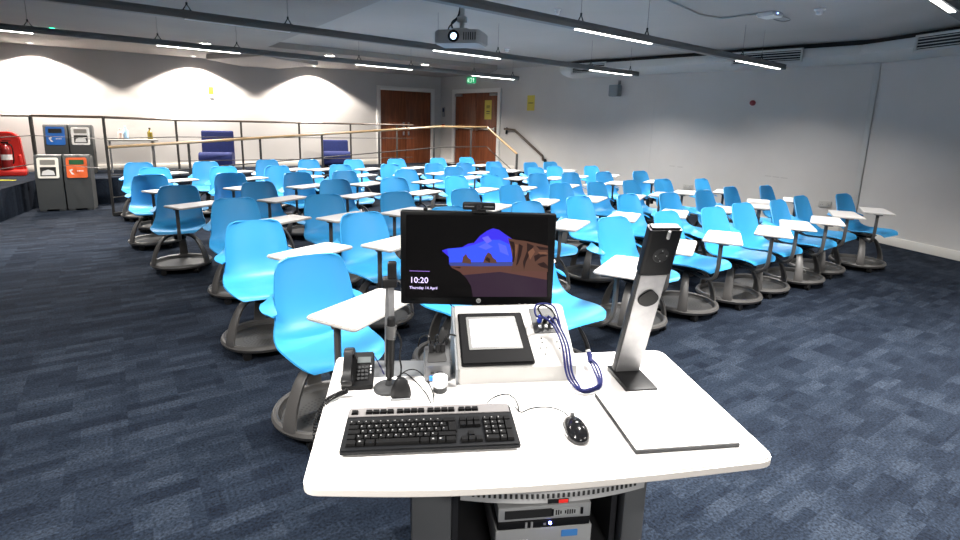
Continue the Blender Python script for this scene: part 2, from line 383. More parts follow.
# ---- small wall things
def wallbox(name,label,cat,M,s,z,w,h,d,m,bev=.004,y0=0):
    bm=B(); box(bm,(0,-d/2,0),(w,d,h),bev=min(bev,d*.45)); o=obj(name,bm,m); o.matrix_world=M@TZ((s,-.001-y0,z)); return tag(o,label,cat)
def sW(P): return (P-W0).dot(wd)
def sR(P): return (P-C0).dot(rd)
P=onR(472,79); ex=thing('exit_sign','green illuminated fire exit sign above the right-hand double doors','sign'); ex.matrix_world=MR@TZ((sR(P),-.002,P.z-.03))
bm=B(); box(bm,(0,-.02,0),(.30,.04,.15),bev=.004); obj('sign_box',bm,GREEN,ex)
bm=B(); mS=mat('sign_white',(.8,.85,.8),.5,emit=(.7,1,.8),es=.5)
box(bm,(.0,-.043,0),(.07,.004,.11)); box(bm,(0,-.0445,0),(.05,.002,.09),mi=1)
cyl(bm,(-.09,-.041,.035),(-.09,-.044,.035),.013); sweep(bm,[(-.09,-.043,.02),(-.09,-.043,-.02)],rect(.02,.003)); 
for q in (((-.09,-.043,-.02),(-.115,-.043,-.05)),((-.09,-.043,-.02),(-.065,-.043,-.05)),((-.09,-.043,.015),(-.06,-.043,.0)),((-.09,-.043,.015),(-.12,-.043,-.005))): cyl(bm,q[0],q[1],.006,n=6)
cyl(bm,(.10,-.043,-.045),(.10,-.043,.03),.008,n=6)
for q in (((.10,-.043,.045),(.075,-.043,.015)),((.10,-.043,.045),(.125,-.043,.015))): cyl(bm,q[0],q[1],.008,n=6)
obj('sign_pictogram',bm,[mS,GREEN],ex)
# notices
def notice(label,M,s,z,w,h,y,lines,parent=None,name='notice',m=YELL):
    t=thing(name,label,'sign'); t.matrix_world=M@TZ((s,y,z))
    bm=B(); box(bm,(0,-.002,0),(w,.004,h)); obj('panel',bm,m,t)
    bm=B(); rr=random.Random(3)
    for n_,size,zz in lines:
        x=-n_*size*.5
        for k in range(n_):
            ww=size*(.6+.3*rr.random()); box(bm,(x+size*.5,-.0046,zz),(ww,.001,size*.9)); x+=size
    obj('lettering',bm,INK,t,flat=True); return t
P=onR(531,103); notice('yellow notice with one line of black lettering on the wall right of the doors',MR,sR(P),P.z,.22,.34,-.001,[(7,.022,0.0)])
P=onR(488,109); notice('yellow notice with black lettering taped to the right-hand door leaf',MR,sR(P),P.z-.02,.24,.46,.006,[(4,.030,.09),(5,.022,.05),(4,.03,-.04),(5,.022,-.09)])
P=onW(211,92); t=thing('wall_sticker','small yellow card with a black strip below on the spotlit left wall','sign'); t.matrix_world=MW@TZ((sW(P),-.001,P.z))
bm=B(); box(bm,(0,-.002,.03),(.10,.004,.15)); obj('yellow_card',bm,YELB,t); bm=B(); box(bm,(.01,-.002,-.14),(.09,.004,.03)); obj('black_strip',bm,INK,t)
P=onW(443.5,112) if False else onR(444.5,112); t=thing('intercom_panel','grey door entry panel with dark screen between the two double doors','panel'); t.matrix_world=MR@TZ((.14,-.001,P.z))
bm=B(); box(bm,(0,-.012,0),(.10,.024,.26),bev=.004); obj('casing',bm,ALU,t); bm=B(); box(bm,(0,-.025,.05),(.07,.004,.10)); obj('screen',bm,mat('dim_screen',(.05,.06,.1),.2),t)
P=onR(444,125); wallbox('call_point','small red break-glass call point below the grey entry panel','alarm',MR,.14,1.43,.09,.09,.04,REDP)
P=onR(618,90); t=thing('wall_speaker','small grey box loudspeaker on the wall below the vent','speaker'); t.matrix_world=MR@TZ((sR(P),-.10,P.z-.02))
bm=B(); box(bm,(0,0,0),(.21,.16,.22),bev=.02); obj('cabinet',bm,mat('speaker_grey',(.20,.22,.23),.6),t); bm=B(); cyl(bm,(.03,.02,.09),(.03,.09,.16),.012); box(bm,(.03,.093,.16),(.06,.01,.08)); obj('bracket',bm,GREYM,t)
P=onR(753,103); bm=B(); lathe(bm,[(.045,0),(.045,.03),(.035,.045),(.0,.05)],20,M=RX(PI/2)); o=obj('fire_alarm_sounder',bm,mat('dark_red_plastic',(.22,.01,.02),.4)); o.matrix_world=MR@TZ((sR(P),-.001,P.z)); tag(o,'small round dark red alarm sounder on the grey right wall','alarm')
def socket(label,M,s,z):
    t=thing('wall_socket',label,'socket'); t.matrix_world=M@TZ((s,-.001,z)); bm=B(); box(bm,(0,-.006,0),(.17,.012,.10),bev=.004); obj('face_plate',bm,mat('socket_plate',(.42,.41,.39),.5),t)
    bm=B()
    for x in (-.04,.04):
        for dx,dz in ((0,.015),(-.012,-.01),(.012,-.01)): box(bm,(x+dx,-.013,dz),(.008,.003,.006))
    obj('pin_hole',bm,INK,t)
P=onR(825,204); socket('grey double socket on the right wall beside the last chair of the front row',MR,sR(P),P.z)
P=onR(688,187); socket('grey double socket on the right wall behind the sixth row of chairs',MR,sR(P),P.z)
# scuffs on the wall are part of the paint surface
bm=B()
for x,y in ((672,166),(680,167),(768,176),(776,177),(784,178)):
    P=onR(x,y); box(bm,(sR(P),-.0006,P.z),(.10,.001,.008),M=MR)
struct('trim_9',bm,mat('scuff',(.33,.32,.31),.8))
# wall handrail at the steps
h0=onR(507,129); h1=onR(517,130); h2=onR(545,156); 
t=thing('wall_handrail','bronze handrail with sloping end fixed to the wall right of the doors','handrail'); 
bm=B(); e=.09
pp=[rp_(sR(h0),.0,h0.z),rp_(sR(h0),e,h0.z),rp_(sR(h1),e,h1.z),rp_(sR(h2),e,h2.z),rp_(sR(h2)+.02,e,h2.z-.1)]
sweep(bm,pp[1:],[(a*1.0,b) for a,b in circ(.028,10)]); obj('rail',bm,RAILD,t)
for a in (pp[1],pp[4]):
    bm=B(); q=a-ri*e; cyl(bm,a,q,.014); cyl(bm,q+ri*.002,q+ri*.012,.04); box(bm,(q.x+ri.x*.02,q.y+ri.y*.02,a.z-.06),(.05,.05,.12),bev=.005); obj('bracket',bm,BLACKM,t)
# ================================================================== railings
def post(bm,p,z0,z1,w=.036): 
    box(bm,(p.x,p.y,(z0+z1)/2),(w,w*.55,z1-z0),bev=.003)
t=thing('platform_railing','dark metal railing with thin bars along the carpeted platform edge','railing')
A=[Vector((-6.62,7.0,0)),Vector((-7.0,8.05,0))+Vector((-.1,.42,0)),wp(SR0-.0,ER-.03)]
Aline=[wp(SR0+.02,EA)]
pxA=[]
for x in (178,242.5,300,351,397):
    P=onplane(x,150,wp(0,EA-.06),wi); Aline.append(Vector((P.x,P.y,0)))
posts=[(A[1],PZ,1.46),(A[2],0,1.475)]+[(p,PZ,1.44) for p in Aline[1:]]
for p,z0,z1 in posts:
    bm=B(); post(bm,p,z0,z1,.05 if p is A[1] else .036); obj('post',bm,RAILM,t)
path=[Vector((-6.1,5.2,0)),A[1],A[2]]+Aline[1:]
far_end=wp(SR1+.2,EA-.06)
def zl(z,l): return [Vector((p.x,p.y,z)) for p in l]
top=[Vector((path[0].x,path[0].y,1.48)),Vector((A[1].x,A[1].y,1.465)),Vector((A[2].x,A[2].y,1.475))]+zl(1.445,Aline[1:]+[far_end])
bm=B(); sweep(bm,top,[(a*1.25,b) for a,b in circ(.020,10)]); obj('top_rail',bm,RAILD,t)
for z in (PZ+.72,PZ+.28):
    bm=B(); tube(bm,zl(z,[path[0],A[1],A[2]]),.008,6); obj('middle_bar',bm,RAILM,t)
    bm=B(); tube(bm,zl(z-.02,[Aline[1]]+Aline[2:]+[far_end]),.008,6); obj('middle_bar',bm,RAILM,t)
bm=B(); tube(bm,[Vector((A[2].x,A[2].y,1.16)),Vector((Aline[1].x,Aline[1].y,1.14))],.008,6); obj('middle_bar',bm,RAILM,t)
t=thing('ramp_railing','railing with bronze handrail, its sheen painted pale, rising along the ramp behind the chairs','railing')
def bz(s): return 1.035+(1.435-1.035)*min(1,max(0,(s-SR0)/(SR1-SR0)))
sB=[]
for x in (111,188,260,322,379,434,471):
    P=onplane(x,140,wp(0,ER),wi); sB.append(sW(P))
sB[0]=SR0+.02
for i,s in enumerate(sB):
    if i==0: continue
    z0=(PZ)*min(1,(s-SR0)/(SR1-SR0)); bm=B(); post(bm,wp(s,ER),z0,bz(s)-.01); obj('post',bm,RAILM,t)
Pt=onplane(487,127,wp(0,ER),wi); sT=sW(Pt); tp=wp(sT,ER,1.445)
# sloping part beside the steps, parallel to the right wall
Pe=onplane(517,154,tp,ri); Pe=Vector((Pe.x,Pe.y,Pe.z))
hp=[wp(s,ER,bz(s)+.0) for s in (sB[0],sB[1],sB[2],sB[3],sB[4],SR1)]+[tp,Pe]
bm=B(); sweep(bm,hp,[(a*1.2,b) for a,b in circ(.023,10)]); obj('handrail',bm,RAILLIT,t)
bm=B(); post(bm,Vector((Pe.x,Pe.y,0)),.15,Pe.z-.0,.05); obj('post',bm,RAILM,t)
for dz in (.42,.75):
    q=[Vector((p.x,p.y,p.z-dz)) for p in hp]; 
    if dz>.5: q=q[:-1]
    bm=B(); tube(bm,q,.008 if dz>.5 else .011,6); obj('middle_bar',bm,RAILM,t)
# ================================================================== platform furniture
def base(x,y,z): P=atz(x,y,z); return P
def recycling_bin(label,loc,rz,colr,panel_kind):
    t=thing('recycling_bin',label,'bin',loc,rz,'recycling bins by the platform')
    w=.345
    prof=[(0.0,.03),(0.0,.50),(.055,.84),(.075,.872),(.11,.88),(.27,.86),(.30,.82),(.30,0.03)]
    bm=B(); 
    M=Matrix(((0,0,1,-w/2),(1,0,0,0),(0,1,0,0),(0,0,0,1)))
    prism(bm,prof,0,w,bev=.006,M=M)
    for x in (-w/2+.05,w/2-.05): box(bm,(x,.15,.02),(.09,.29,.04),bev=.004)
    obj('body',bm,mat('bin_grey',(.055,.06,.063),.5),t)
    # tilted frame on the upper front
    ang=math.atan2(.055,.34); TM=TZ((0,.028,.67))@RX(-ang)
    pc=mat('bin_'+panel_kind[0],colr,.4)
    bm=B(); prism(bm,rpoly([(-.135,-.155),(.135,-.155),(.135,.165),(-.135,.165)],.03),0,.012,bev=.003,M=TM@RX(PI/2))
    obj('front_frame',bm,pc,t)
    bm=B(); prism(bm,rpoly([(-.095,.055),(.095,.055),(.095,.13),(-.095,.13)],.012),.012,.0135,M=TM@RX(PI/2)); obj('slot',bm,mat('bin_slot_green',(.01,.10,.03),.6) if panel_kind[1]=='g' else INK if panel_kind[1]=='k' else mat('bin_slot_grey',(.24,.23,.21),.6),t)
    bm=B()
    if panel_kind[2]=='pic':
        prism(bm,rpoly([(-.10,-.12),(.10,-.12),(.10,.02),(-.10,.02)],.01),.012,.0135,M=TM@RX(PI/2),mi=0)
        prism(bm,rpoly([(-.085,-.105),(.085,-.105),(.07,-.04),(.0,-.02),(-.07,-.045)],.01),.0135,.0145,M=TM@RX(PI/2),mi=1)
        obj('picture_panel',bm,[INK,WHITEP],t)
    else:
        # small arrow loop and a line of lettering
        prism(bm,rpoly([(-.10,-.03),(-.06,-.01),(-.05,-.03),(-.075,-.05),(-.05,-.08),(-.035,-.10),(-.07,-.10)],.004),.012,.0128,M=TM@RX(PI/2))
        for k in range(4): box(bm,(.01+.022*k,-.045,.0124),(.016,.018,.0008),M=TM@RX(PI/2))
        obj('white_marks',bm,WHITEP,t)
    return t
bz_=R(26)
b0=Vector((-6.985+.10,8.29-.16,0))
def bp(k): return (b0.x+math.cos(bz_)*(.18+.365*k),b0.y+math.sin(bz_)*(.18+.365*k),0)
recycling_bin('dark grey recycling bin with cream frame, standing on the carpet below the platform',bp(0),bz_,(.95,.93,.84),('cream','s','pic'))
recycling_bin('dark grey recycling bin with orange front, standing on the carpet below the platform',bp(1),bz_,(.85,.14,.03),('orange','g','mark'))
for px,lab,col,k in ((57,'dark grey recycling bin with bright blue front, up on the platform',(.01,.16,.62),('blue','k','mark')),(82,'dark grey recycling bin with white frame, up on the platform beside the blue one',(.95,.94,.92),('white','s','pic'))):
    P=onplane(px,150,wp(0,.62),wi); q=wp(sW(P),.62,PZ); recycling_bin(lab,q,WA-R(6),col,k)
# fire point
P=onplane(7,160,wp(0,.45),wi); fs=thing('fire_extinguisher_stand','red moulded fire extinguisher stand at the left edge on the platform','stand',wp(sW(P),.45,PZ),WA)
bm=B(); prism(bm,rpoly([(-.26,0),(.26,0),(.22,.66),(.12,.74),(-.12,.74),(-.22,.66)],.05),-.04,.14,bev=.02,M=RX(PI/2)); box(bm,(0,-.16,.05),(.54,.34,.10),bev=.03); obj('moulded_back',bm,REDP,fs)
bm=B(); 
bm.free()
for a in (-.2,.2): bm=B(); box(bm,(a,-.1,.2),(.05,.16,.3),bev=.02); obj('side_cheek',bm,REDP,fs)
q=wp(sW(P)+.03,.45+.24,PZ+.105); ext=thing('fire_extinguisher','dark red fire extinguisher standing in the red stand','extinguisher',q,WA)
bm=B(); lathe(bm,[(.06,0),(.075,.02),(.075,.34),(.05,.40),(.025,.42),(.025,.45)],20); obj('cylinder',bm,mat('dark_red_metal',(.20,.01,.01),.3),ext)
bm=B(); box(bm,(0,0,.46),(.10,.03,.03),bev=.005); box(bm,(.03,0,.49),(.12,.02,.012),bev=.003); obj('valve_handle',bm,BLACKP,ext)
bm=B(); tube(bm,smooth([(.03,0,.44),(.09,-.02,.40),(.095,-.02,.2),(.08,-.03,.1)]),.01); obj('hose',bm,BLACKP,ext)
bm=B(); cyl(bm,(0,0,.17),(0,0,.26),.0765,n=20); obj('pale_label',bm,WHITEP,ext)
P=atz(3,180.5,PZ); bm=B(); box(bm,(0,0,.003),(.32,.10,.006),bev=.001); o=obj('floor_marker',bm,YELB,loc=(P.x,P.y,PZ),rz=R(10)); tag(o,'yellow strip on the platform carpet near the fire extinguisher','marker')
# folding table
Pl=onplane(104,139,wp(0,.42),wi); Pr=onplane(157,139,wp(0,.42),wi); sl,sr_=sW(Pl),sW(Pr); th=Pl.z-PZ
tb=thing('side_table','grey side table against the spotlit wall with bottles on it','table',wp((sl+sr_)/2,.42,PZ),WA)
wt=sr_-sl
bm=B(); box(bm,(0,0,th-.015),(wt,.62,.03),bev=.004); obj('tabletop',bm,mat('table_grey',(.30,.29,.27),.5),tb)
for sx in (-1,1):
    for sy in (-1,1):
        bm=B(); cyl(bm,(sx*(wt/2-.08),sy*.24,0),(sx*(wt/2-.08),sy*.24,th-.03),.016,n=10); obj('leg',bm,ALU,tb)
def bottle(label,px,col,h,r,e,trans=0):
    P=onplane(px,135,wp(0,e),wi); q=wp(sW(P),e,PZ+th)
    t=thing('bottle',label,'bottle',q,0,'bottles on the side table')
    bm=B(); lathe(bm,[(r,0),(r,h*.6),(r*.35,h*.78),(r*.35,h*.93)],14); obj('body',bm,mat('bottle_'+str(px),col,.2,trans=trans),t)
    bm=B(); lathe(bm,[(r*.42,h*.92),(r*.42,h)],12); obj('cap',bm,WHITEP if px<140 else BLACKP,t)
bottle('small milky white bottle on the left of the grey side table',120.5,(.55,.45,.42),.20,.045,.45)
bottle('pale blue bottle next to the milky white one on the side table',125.8,(.35,.55,.75),.26,.045,.40)
bottle('slim brown and yellow bottle on the right end of the side table',150,(.22,.17,.03),.22,.045,.42)
# lounge chairs
def lounge(label,px,hb,w,yaw):
    P=onplane(px,150,wp(0,.75),wi); t=thing('lounge_chair',label,'armchair',wp(sW(P),.75,PZ),WA+yaw,'navy lounge chairs on the platform')
    # side profile (y towards back +, z)
    bm=B(); MM=Matrix(((0,0,1,-w/2),(1,0,0,0),(0,1,0,0),(0,0,0,1)))
    seat=rpoly([(-.40,.08),(-.40,.40),(.26,.36),(.26,.08)],[.1,.16,.05,.05],6); prism(bm,seat,0,w,bev=.012,M=MM); obj('seat',bm,NAVY,t)
    bm=B(); back=rpoly([(.20,.30),(.26,hb),(.36,hb),(.36,.08),(.24,.08)],[.03,.04,.04,.03,.03],4); prism(bm,back,.0,w,bev=.012,M=MM); obj('backrest',bm,NAVY,t)
    for sx in (-1,1):
        for y in (-.3,.28):
            bm=B(); cyl(bm,(sx*(w/2-.07),y,0),(sx*(w/2-.07),y,.09),.02,n=10); obj('foot',bm,BLACKP,t)
lounge('navy lounge chair with high back standing on the platform, nearer the side table',217,.80,.60,R(-14))
lounge('navy lounge chair with lower back standing on the platform, nearer the double doors',336,.62,.60,R(-14))
# ================================================================== light tracks
TD=R(39.3); td=Vector((math.cos(TD),math.sin(TD),0)); tn=Vector((-td.y,td.x,0))
TZ0=2.40
def track(label,end,length,leds,wires,power=1,off=None):
    t=thing('light_track',label,'light',(end.x,end.y,TZ0-.035),TD,'suspended linear lights')
    bm=B(); sweep(bm,[(-length,0,.035),(0,0,.035)],[(-.022,.035),(.022,.035),(.036,.0),(.036,-.035),(-.036,-.035),(-.036,0)]); box(bm,(.003,0,.03),(.006,.07,.07)); obj('housing',bm,TRACKM,t,flat=True)
    for a,b in leds:
        bm=B(); box(bm,((a+b)/2,0,-.003),(b-a,.036,.006),bev=.002); obj('led_lens',bm,LENS,t)
        l=bpy.data.lights.new('led_lamp','AREA'); l.shape='RECTANGLE'; l.size=b-a-.02; l.size_y=.03; l.energy=LEDW*power; l.spread=R(SPREAD); l.color=(1,.965,.92)
        lo=bpy.data.objects.new('led_lamp',l); COL.objects.link(lo); lo.parent=t; lo.location=((a+b)/2,0,-.0095)
    if off:
        a,b=off; bm=B(); box(bm,((a+b)/2,0,-.003),(b-a,.036,.006),bev=.002); obj('unlit_lens',bm,WHITEP,t)
    for x in wires:
        bm=B(); cyl(bm,(x,0,.11),(x,0,CZ-TZ0+.035-.002),.0022,n=6); w=obj('suspension_wire',bm,GREYM,t)
        bm=B(); tube(bm,[(x-.035,0,.068),(x,0,.125),(x+.035,0,.068)],.006,6); box(bm,(x,0,.07),(.09,.03,.006)); cyl(bm,(x,0,.115),(x,0,.14),.009,n=8); obj('hanger',bm,BLACKM,w)
    return t
def par(px,py,end): # distance along the track of a sighted point
    P=onplane(px,py,Vector((end.x,end.y,0)),tn); return (P-end).dot(td)
e1=atz(783,69.5,TZ0-.035); e2=atz(637,76,TZ0-.035); e3=atz(518,80,TZ0-.035)
for e_ in (e1,e2,e3): e_.z=0
e0=e1+Vector((1.54,-1.88,0))-td*.42+tn*.09; em=e0-tn*2.43-td*.6
def led(px0,py0,px1,py1,end): return tuple(sorted((par(px0,py0,end),par(px1,py1,end))))
track('grey light track ending in front of the right wall vent',e1,11.5,
  [led(576,27,651,41.3,e1),led(736.7,61,779,69,e1),(-7.75,-6.65),(-10.5,-9.4)],[par(581,18,e1),par(647,33,e1),par(743,50,e1),par(762,55,e1),-6.9],.65)
track('grey light track passing just behind the ceiling projector',e2,11.8,
  [led(433.8,51.2,500,59.3,e2),led(590,71.3,631,75.8,e2),(-11.0,-10.0)],[par(187,11,e2),par(288,25,e2),par(438,45,e2),par(498,52.5,e2),par(591,66,e2),par(630,72.5,e2)],1,led(185,21,290,34.5,e2))
track('grey light track farthest from the lectern, running in front of the double doors',e3,11.8,
  [led(-60,25,33,34.5,e3),led(157,46.5,240,54.2,e3),led(356,64.3,411.7,69.3,e3),led(472.5,75.8,513.8,79.5,e3)],[par(28,27,e3),par(158,41,e3),par(237,49,e3),par(359,60,e3),par(411,65.5,e3),par(474,72.5,e3),par(512.7,76,e3)])
track('grey light track over the lectern, only its lit tip showing in the top right corner',e0,10.5,
  [(par(903,0,e0),par(903,0,e0)+1.15),(-6.0,-4.9),(-8.9,-7.8)],[-.5,-2.9,-5.0,-7.5],1.7)
track('grey light track added unseen behind the lectern for fill light',em,9.5,[(-1.8,-.7),(-4.7,-3.6),(-7.6,-6.5)],[-.8,-3.2,-5.6,-8],1.7)  # unseen track added as fill light from behind the camera
# downlights
def downlight(label,x,y,z,energy,ang=120,blend=.35,col=(1,.92,.82),r=.085,lens=True):
    t=thing('downlight',label,'light',(x,y,z),0,'round recessed downlights')
    bm=B(); lathe(bm,[(r+.02,-.001),(r+.02,-.008),(r,-.010),(r-.004,-.002)],24,cap=False); obj('trim_ring',bm,WHITEP,t)
    bm=B(); cyl(bm,(0,0,-.001),(0,0,-.004),r-.004,n=24); obj('lens',bm,LENSW,t)
    l=bpy.data.lights.new('downlight_lamp','SPOT'); l.energy=energy; l.spot_size=R(ang); l.spot_blend=blend; l.color=col; l.shadow_soft_size=.04
    o=bpy.data.objects.new('downlight_lamp',l); COL.objects.link(o); o.parent=t; o.location=(0,0,-.03)
    return t
for px,py,lab in ((31,26.5,'bright recessed downlight near the green ceiling indicator at upper left'),(205,43.5,'bright recessed downlight in the lower ceiling left of the projector'),(329.6,55.5,'recessed downlight above the wall between the armchair and the doors'),(425,64.5,'recessed downlight above the landing, beside the end of the far light track')):
    P=atz(px,py,CLOW); downlight(lab,P.x,P.y,CLOW,(260 if px==425 else 130),140,.7)
WASH=[]
for px,ener in ((37,270),(193,270),(310,270)):
    P=onW(px,80); s=sW(P); q=wp(s,.36)
    WASH.append(downlight('small wall-washing downlight close to the left wall, above the %s'%({37:'blue recycling bin',193:'yellow wall card',310:'wall between the two navy armchairs'}[px]),q.x,q.y,CLOW,ener,129,.22,(1,.91,.82),r=.04))
# little green indicator
P=atz(52,28,CLOW); bm=B(); lathe(bm,[(.03,0),(.028,-.015),(0,-.02)],16); o=obj('emergency_indicator',bm,mat('green_led',(0,.5,.2),.4,emit=(.05,1,.5),es=4),loc=(P.x,P.y,CLOW-.001)); tag(o,'tiny glowing green emergency indicator on the upper left ceiling','indicator')
# ceiling sensors
def sensor(px,py,lab,z=CZ,r=.055):
    P=atz(px,py,z); t=thing('ceiling_sensor',lab,'sensor',(P.x,P.y,z),0,'ceiling sensors')
    bm=B(); lathe(bm,[(r,-.001),(r,-.012),(r*.7,-.02)],20); obj('base_plate',bm,WHITEP,t); bm=B(); lathe(bm,[(r*.65,-.018),(r*.6,-.05),(r*.3,-.06),(0,-.062)],20); obj('dome',bm,WHITEP,t)
sensor(820,9,'round white smoke detector on the ceiling at upper right')
sensor(507,50-1.5,'round white smoke detector on the ceiling just behind the middle light track')
sensor(558,9,'tiny round detector on the ceiling above the nearest light track',r=.035)
# wireless access point with conduit
P=atz(770,13,CZ); t=thing('wireless_access_point','white wireless access point with a looped grey cable on the ceiling','access point',(P.x,P.y,CZ),R(35))
bm=B(); prism(bm,rpoly([(-.12,-.10),(.12,-.10),(.12,.10),(-.12,.10)],.04),-.045,-.002,bev=.012); obj('casing',bm,WHITEP,t)
bm=B(); box(bm,(-.03,-.103,-.02),(.012,.004,.012)); obj('status_led',bm,mat('blue_led',(.1,.2,1),.4,emit=(.15,.3,1),es=6),t)
bm=B(); tube(bm,smooth([(.11,.02,-.02),(.20,.05,-.035),(.30,.0,-.05),(.28,-.09,-.05),(.18,-.08,-.03),(.14,.02,-.012)],5),.005,6); obj('cable_loop',bm,GREYM,t)
bm=B(); cp=[atz(x,y,CZ-.012) for x,y in ((654,-6),(700,15),(722,18.5),(742,16),(760,14))]; 
tube(bm,cp,.011,6); o=obj('ceiling_conduit',bm,mat('conduit_grey',(.42,.43,.43),.5)); tag(o,'thin pale conduit bending across the ceiling to the access point','conduit')
# projector
P=atY(461,39,5.45); pj=thing('projector','white ceiling projector with glowing lens on a short pole mount','projector',(P.x,P.y,P.z),R(-14))
w,d,h=.46,.36,.125
bm=B(); prism(bm,rpoly([(-w/2,-d/2+.05),(-w/2+.05,-d/2),(w/2-.03,-d/2),(w/2,-d/2+.04),(w/2,d/2),(-w/2,d/2)],.03),-h/2,h/2,bev=.012); obj('casing',bm,mat('projector_white',(.36,.37,.38),.45),pj)
bm=B(); 
for k in range(6): box(bm,(.08+.022*k,-d/2-.001,0),(.008,.004,h*.55))
obj('air_grille',bm,BLACKP,pj)
bm=B(); lathe(bm,[(.055,0),(.055,.018),(.032,.022),(.030,.012)],24,cap=False,M=TZ((-.02,-d/2+.004,0))@RX(PI/2)); obj('lens_ring',bm,BLACKP,pj)
bm=B(); lathe(bm,[(.031,.0),(.025,.014),(.0,.02)],24,M=TZ((-.02,-d/2+.004,0))@RX(PI/2)); obj('lens',bm,mat('projector_lens',(.1,.2,.5),.1,emit=(.35,.6,1),es=5),pj)
bm=B(); cyl(bm,(0,.03,h/2),(0,.03,CZ-P.z-.002),.022,n=14); cyl(bm,(0,.03,CZ-P.z-.02),(0,.03,CZ-P.z-.002),.07,n=20); box(bm,(0,.03,h/2+.02),(.16,.16,.025),bev=.005); box(bm,(0,.03,h/2+.12),(.09,.06,.06),bev=.01); obj('ceiling_mount',bm,mat('mount_grey',(.45,.45,.45),.4),pj)
bm=B(); tube(bm,smooth([(-.10,.15,h/2-.01),(-.13,.1,h/2+.10),(-.05,.06,h/2+.16),(-.02,.06,h/2+.30)],6),.009,6); tube(bm,smooth([(-.15,.15,h/2-.01),(-.16,.1,h/2+.06),(-.06,.07,h/2+.14),(-.03,.06,h/2+.24)],6),.007,6); obj('cable',bm,BLACKP,pj)
# ================================================================== tablet chairs
def shell_bm():
    bm=B(); 
    sp_=[(-.275,.415),(-.262,.432),(-.20,.437),(-.10,.425),(.0,.413),(.09,.414),(.165,.440),(.208,.495),(.232,.565),(.250,.64),(.268,.71),(.284,.77),(.292,.803),(.296,.82)]
    hw=[.15,.195,.222,.233,.238,.235,.226,.215,.207,.202,.193,.178,.155,.110]
    dc=[.004,.010,.018,.026,.034,.045,.060,.066,.062,.056,.048,.042,.034,.026]
    nu=12; rows=[]
    n=len(sp_)
    fine=[]
    for i in range(n-1):
        for k in range(2):
            t=k/2; 
            def cr_(A,idx=None):
                a,b,c,d=A[max(i-1,0)],A[i],A[i+1],A[min(i+2,n-1)]
                f=lambda a,b,c,d:.5*((2*b)+(c-a)*t+(2*a-5*b+4*c-d)*t*t+(3*b-a-3*c+d)*t**3)
                return tuple(f(*q) for q in zip(a,b,c,d)) if isinstance(a,tuple) else f(a,b,c,d)
            fine.append((cr_(sp_),cr_(hw),cr_(dc)))
    fine.append((sp_[-1],hw[-1],dc[-1]))
    for j,((y,z),w,c) in enumerate(fine):
        y0,z0=fine[max(j-1,0)][0]; y1,z1=fine[min(j+1,len(fine)-1)][0]
        ty,tz=y1-y0,z1-z0; l=math.hypot(ty,tz) or 1; ny,nz=-tz/l,ty/l
        row=[]
        for k in range(nu+1):
            u=-1+2*k/nu; x=w*math.sin(u*PI/2)**1 if False else w*(u*1.15-.15*u**3)
            o=c*abs(u)**2.2
            # thigh relief on the seat
            if y<.05: o+=.010*math.cos(u*PI)*-1*max(0,min(1,(.05-y)/.2))*.5
            row.append(bm.verts.new((x,y+ny*o,z+nz*o)))
        rows.append(row)
    for a,b in zip(rows,rows[1:]):
        for k in range(nu): bm.faces.new((a[k],a[k+1],b[k+1],b[k]))
    # armrest wings flowing out of the back
    for sx in (-1,1):
        g=[]
        for i in range(8):
            t=i/7; y=.275-.17*t; wv=.068*max(.12,math.sin(PI*min(.97,.22+t*.80)))**.5
            r=[]
            for k in range(5):
                s=k/4; x=.196+s*wv+(.012*t); z=.606+.030*(1-s)**2*(1-t)-.012*s*s-.02*t
                r.append(bm.verts.new((sx*x,y,z)))
            g.append(r)
        for a,b in zip(g,g[1:]):
            for k in range(4): bm.faces.new((a[k],a[k+1],b[k+1],b[k]))
        # web joining the wing to the seat side
        w1=[(.205,.225,.52),(.205,.19,.50),(.215,.13,.485)]
    bmesh.ops.recalc_face_normals(bm,faces=bm.faces[:])
    r=bmesh.ops.solidify(bm,geom=bm.faces[:],thickness=.009)
    bmesh.ops.recalc_face_normals(bm,faces=bm.faces[:])
    return bm
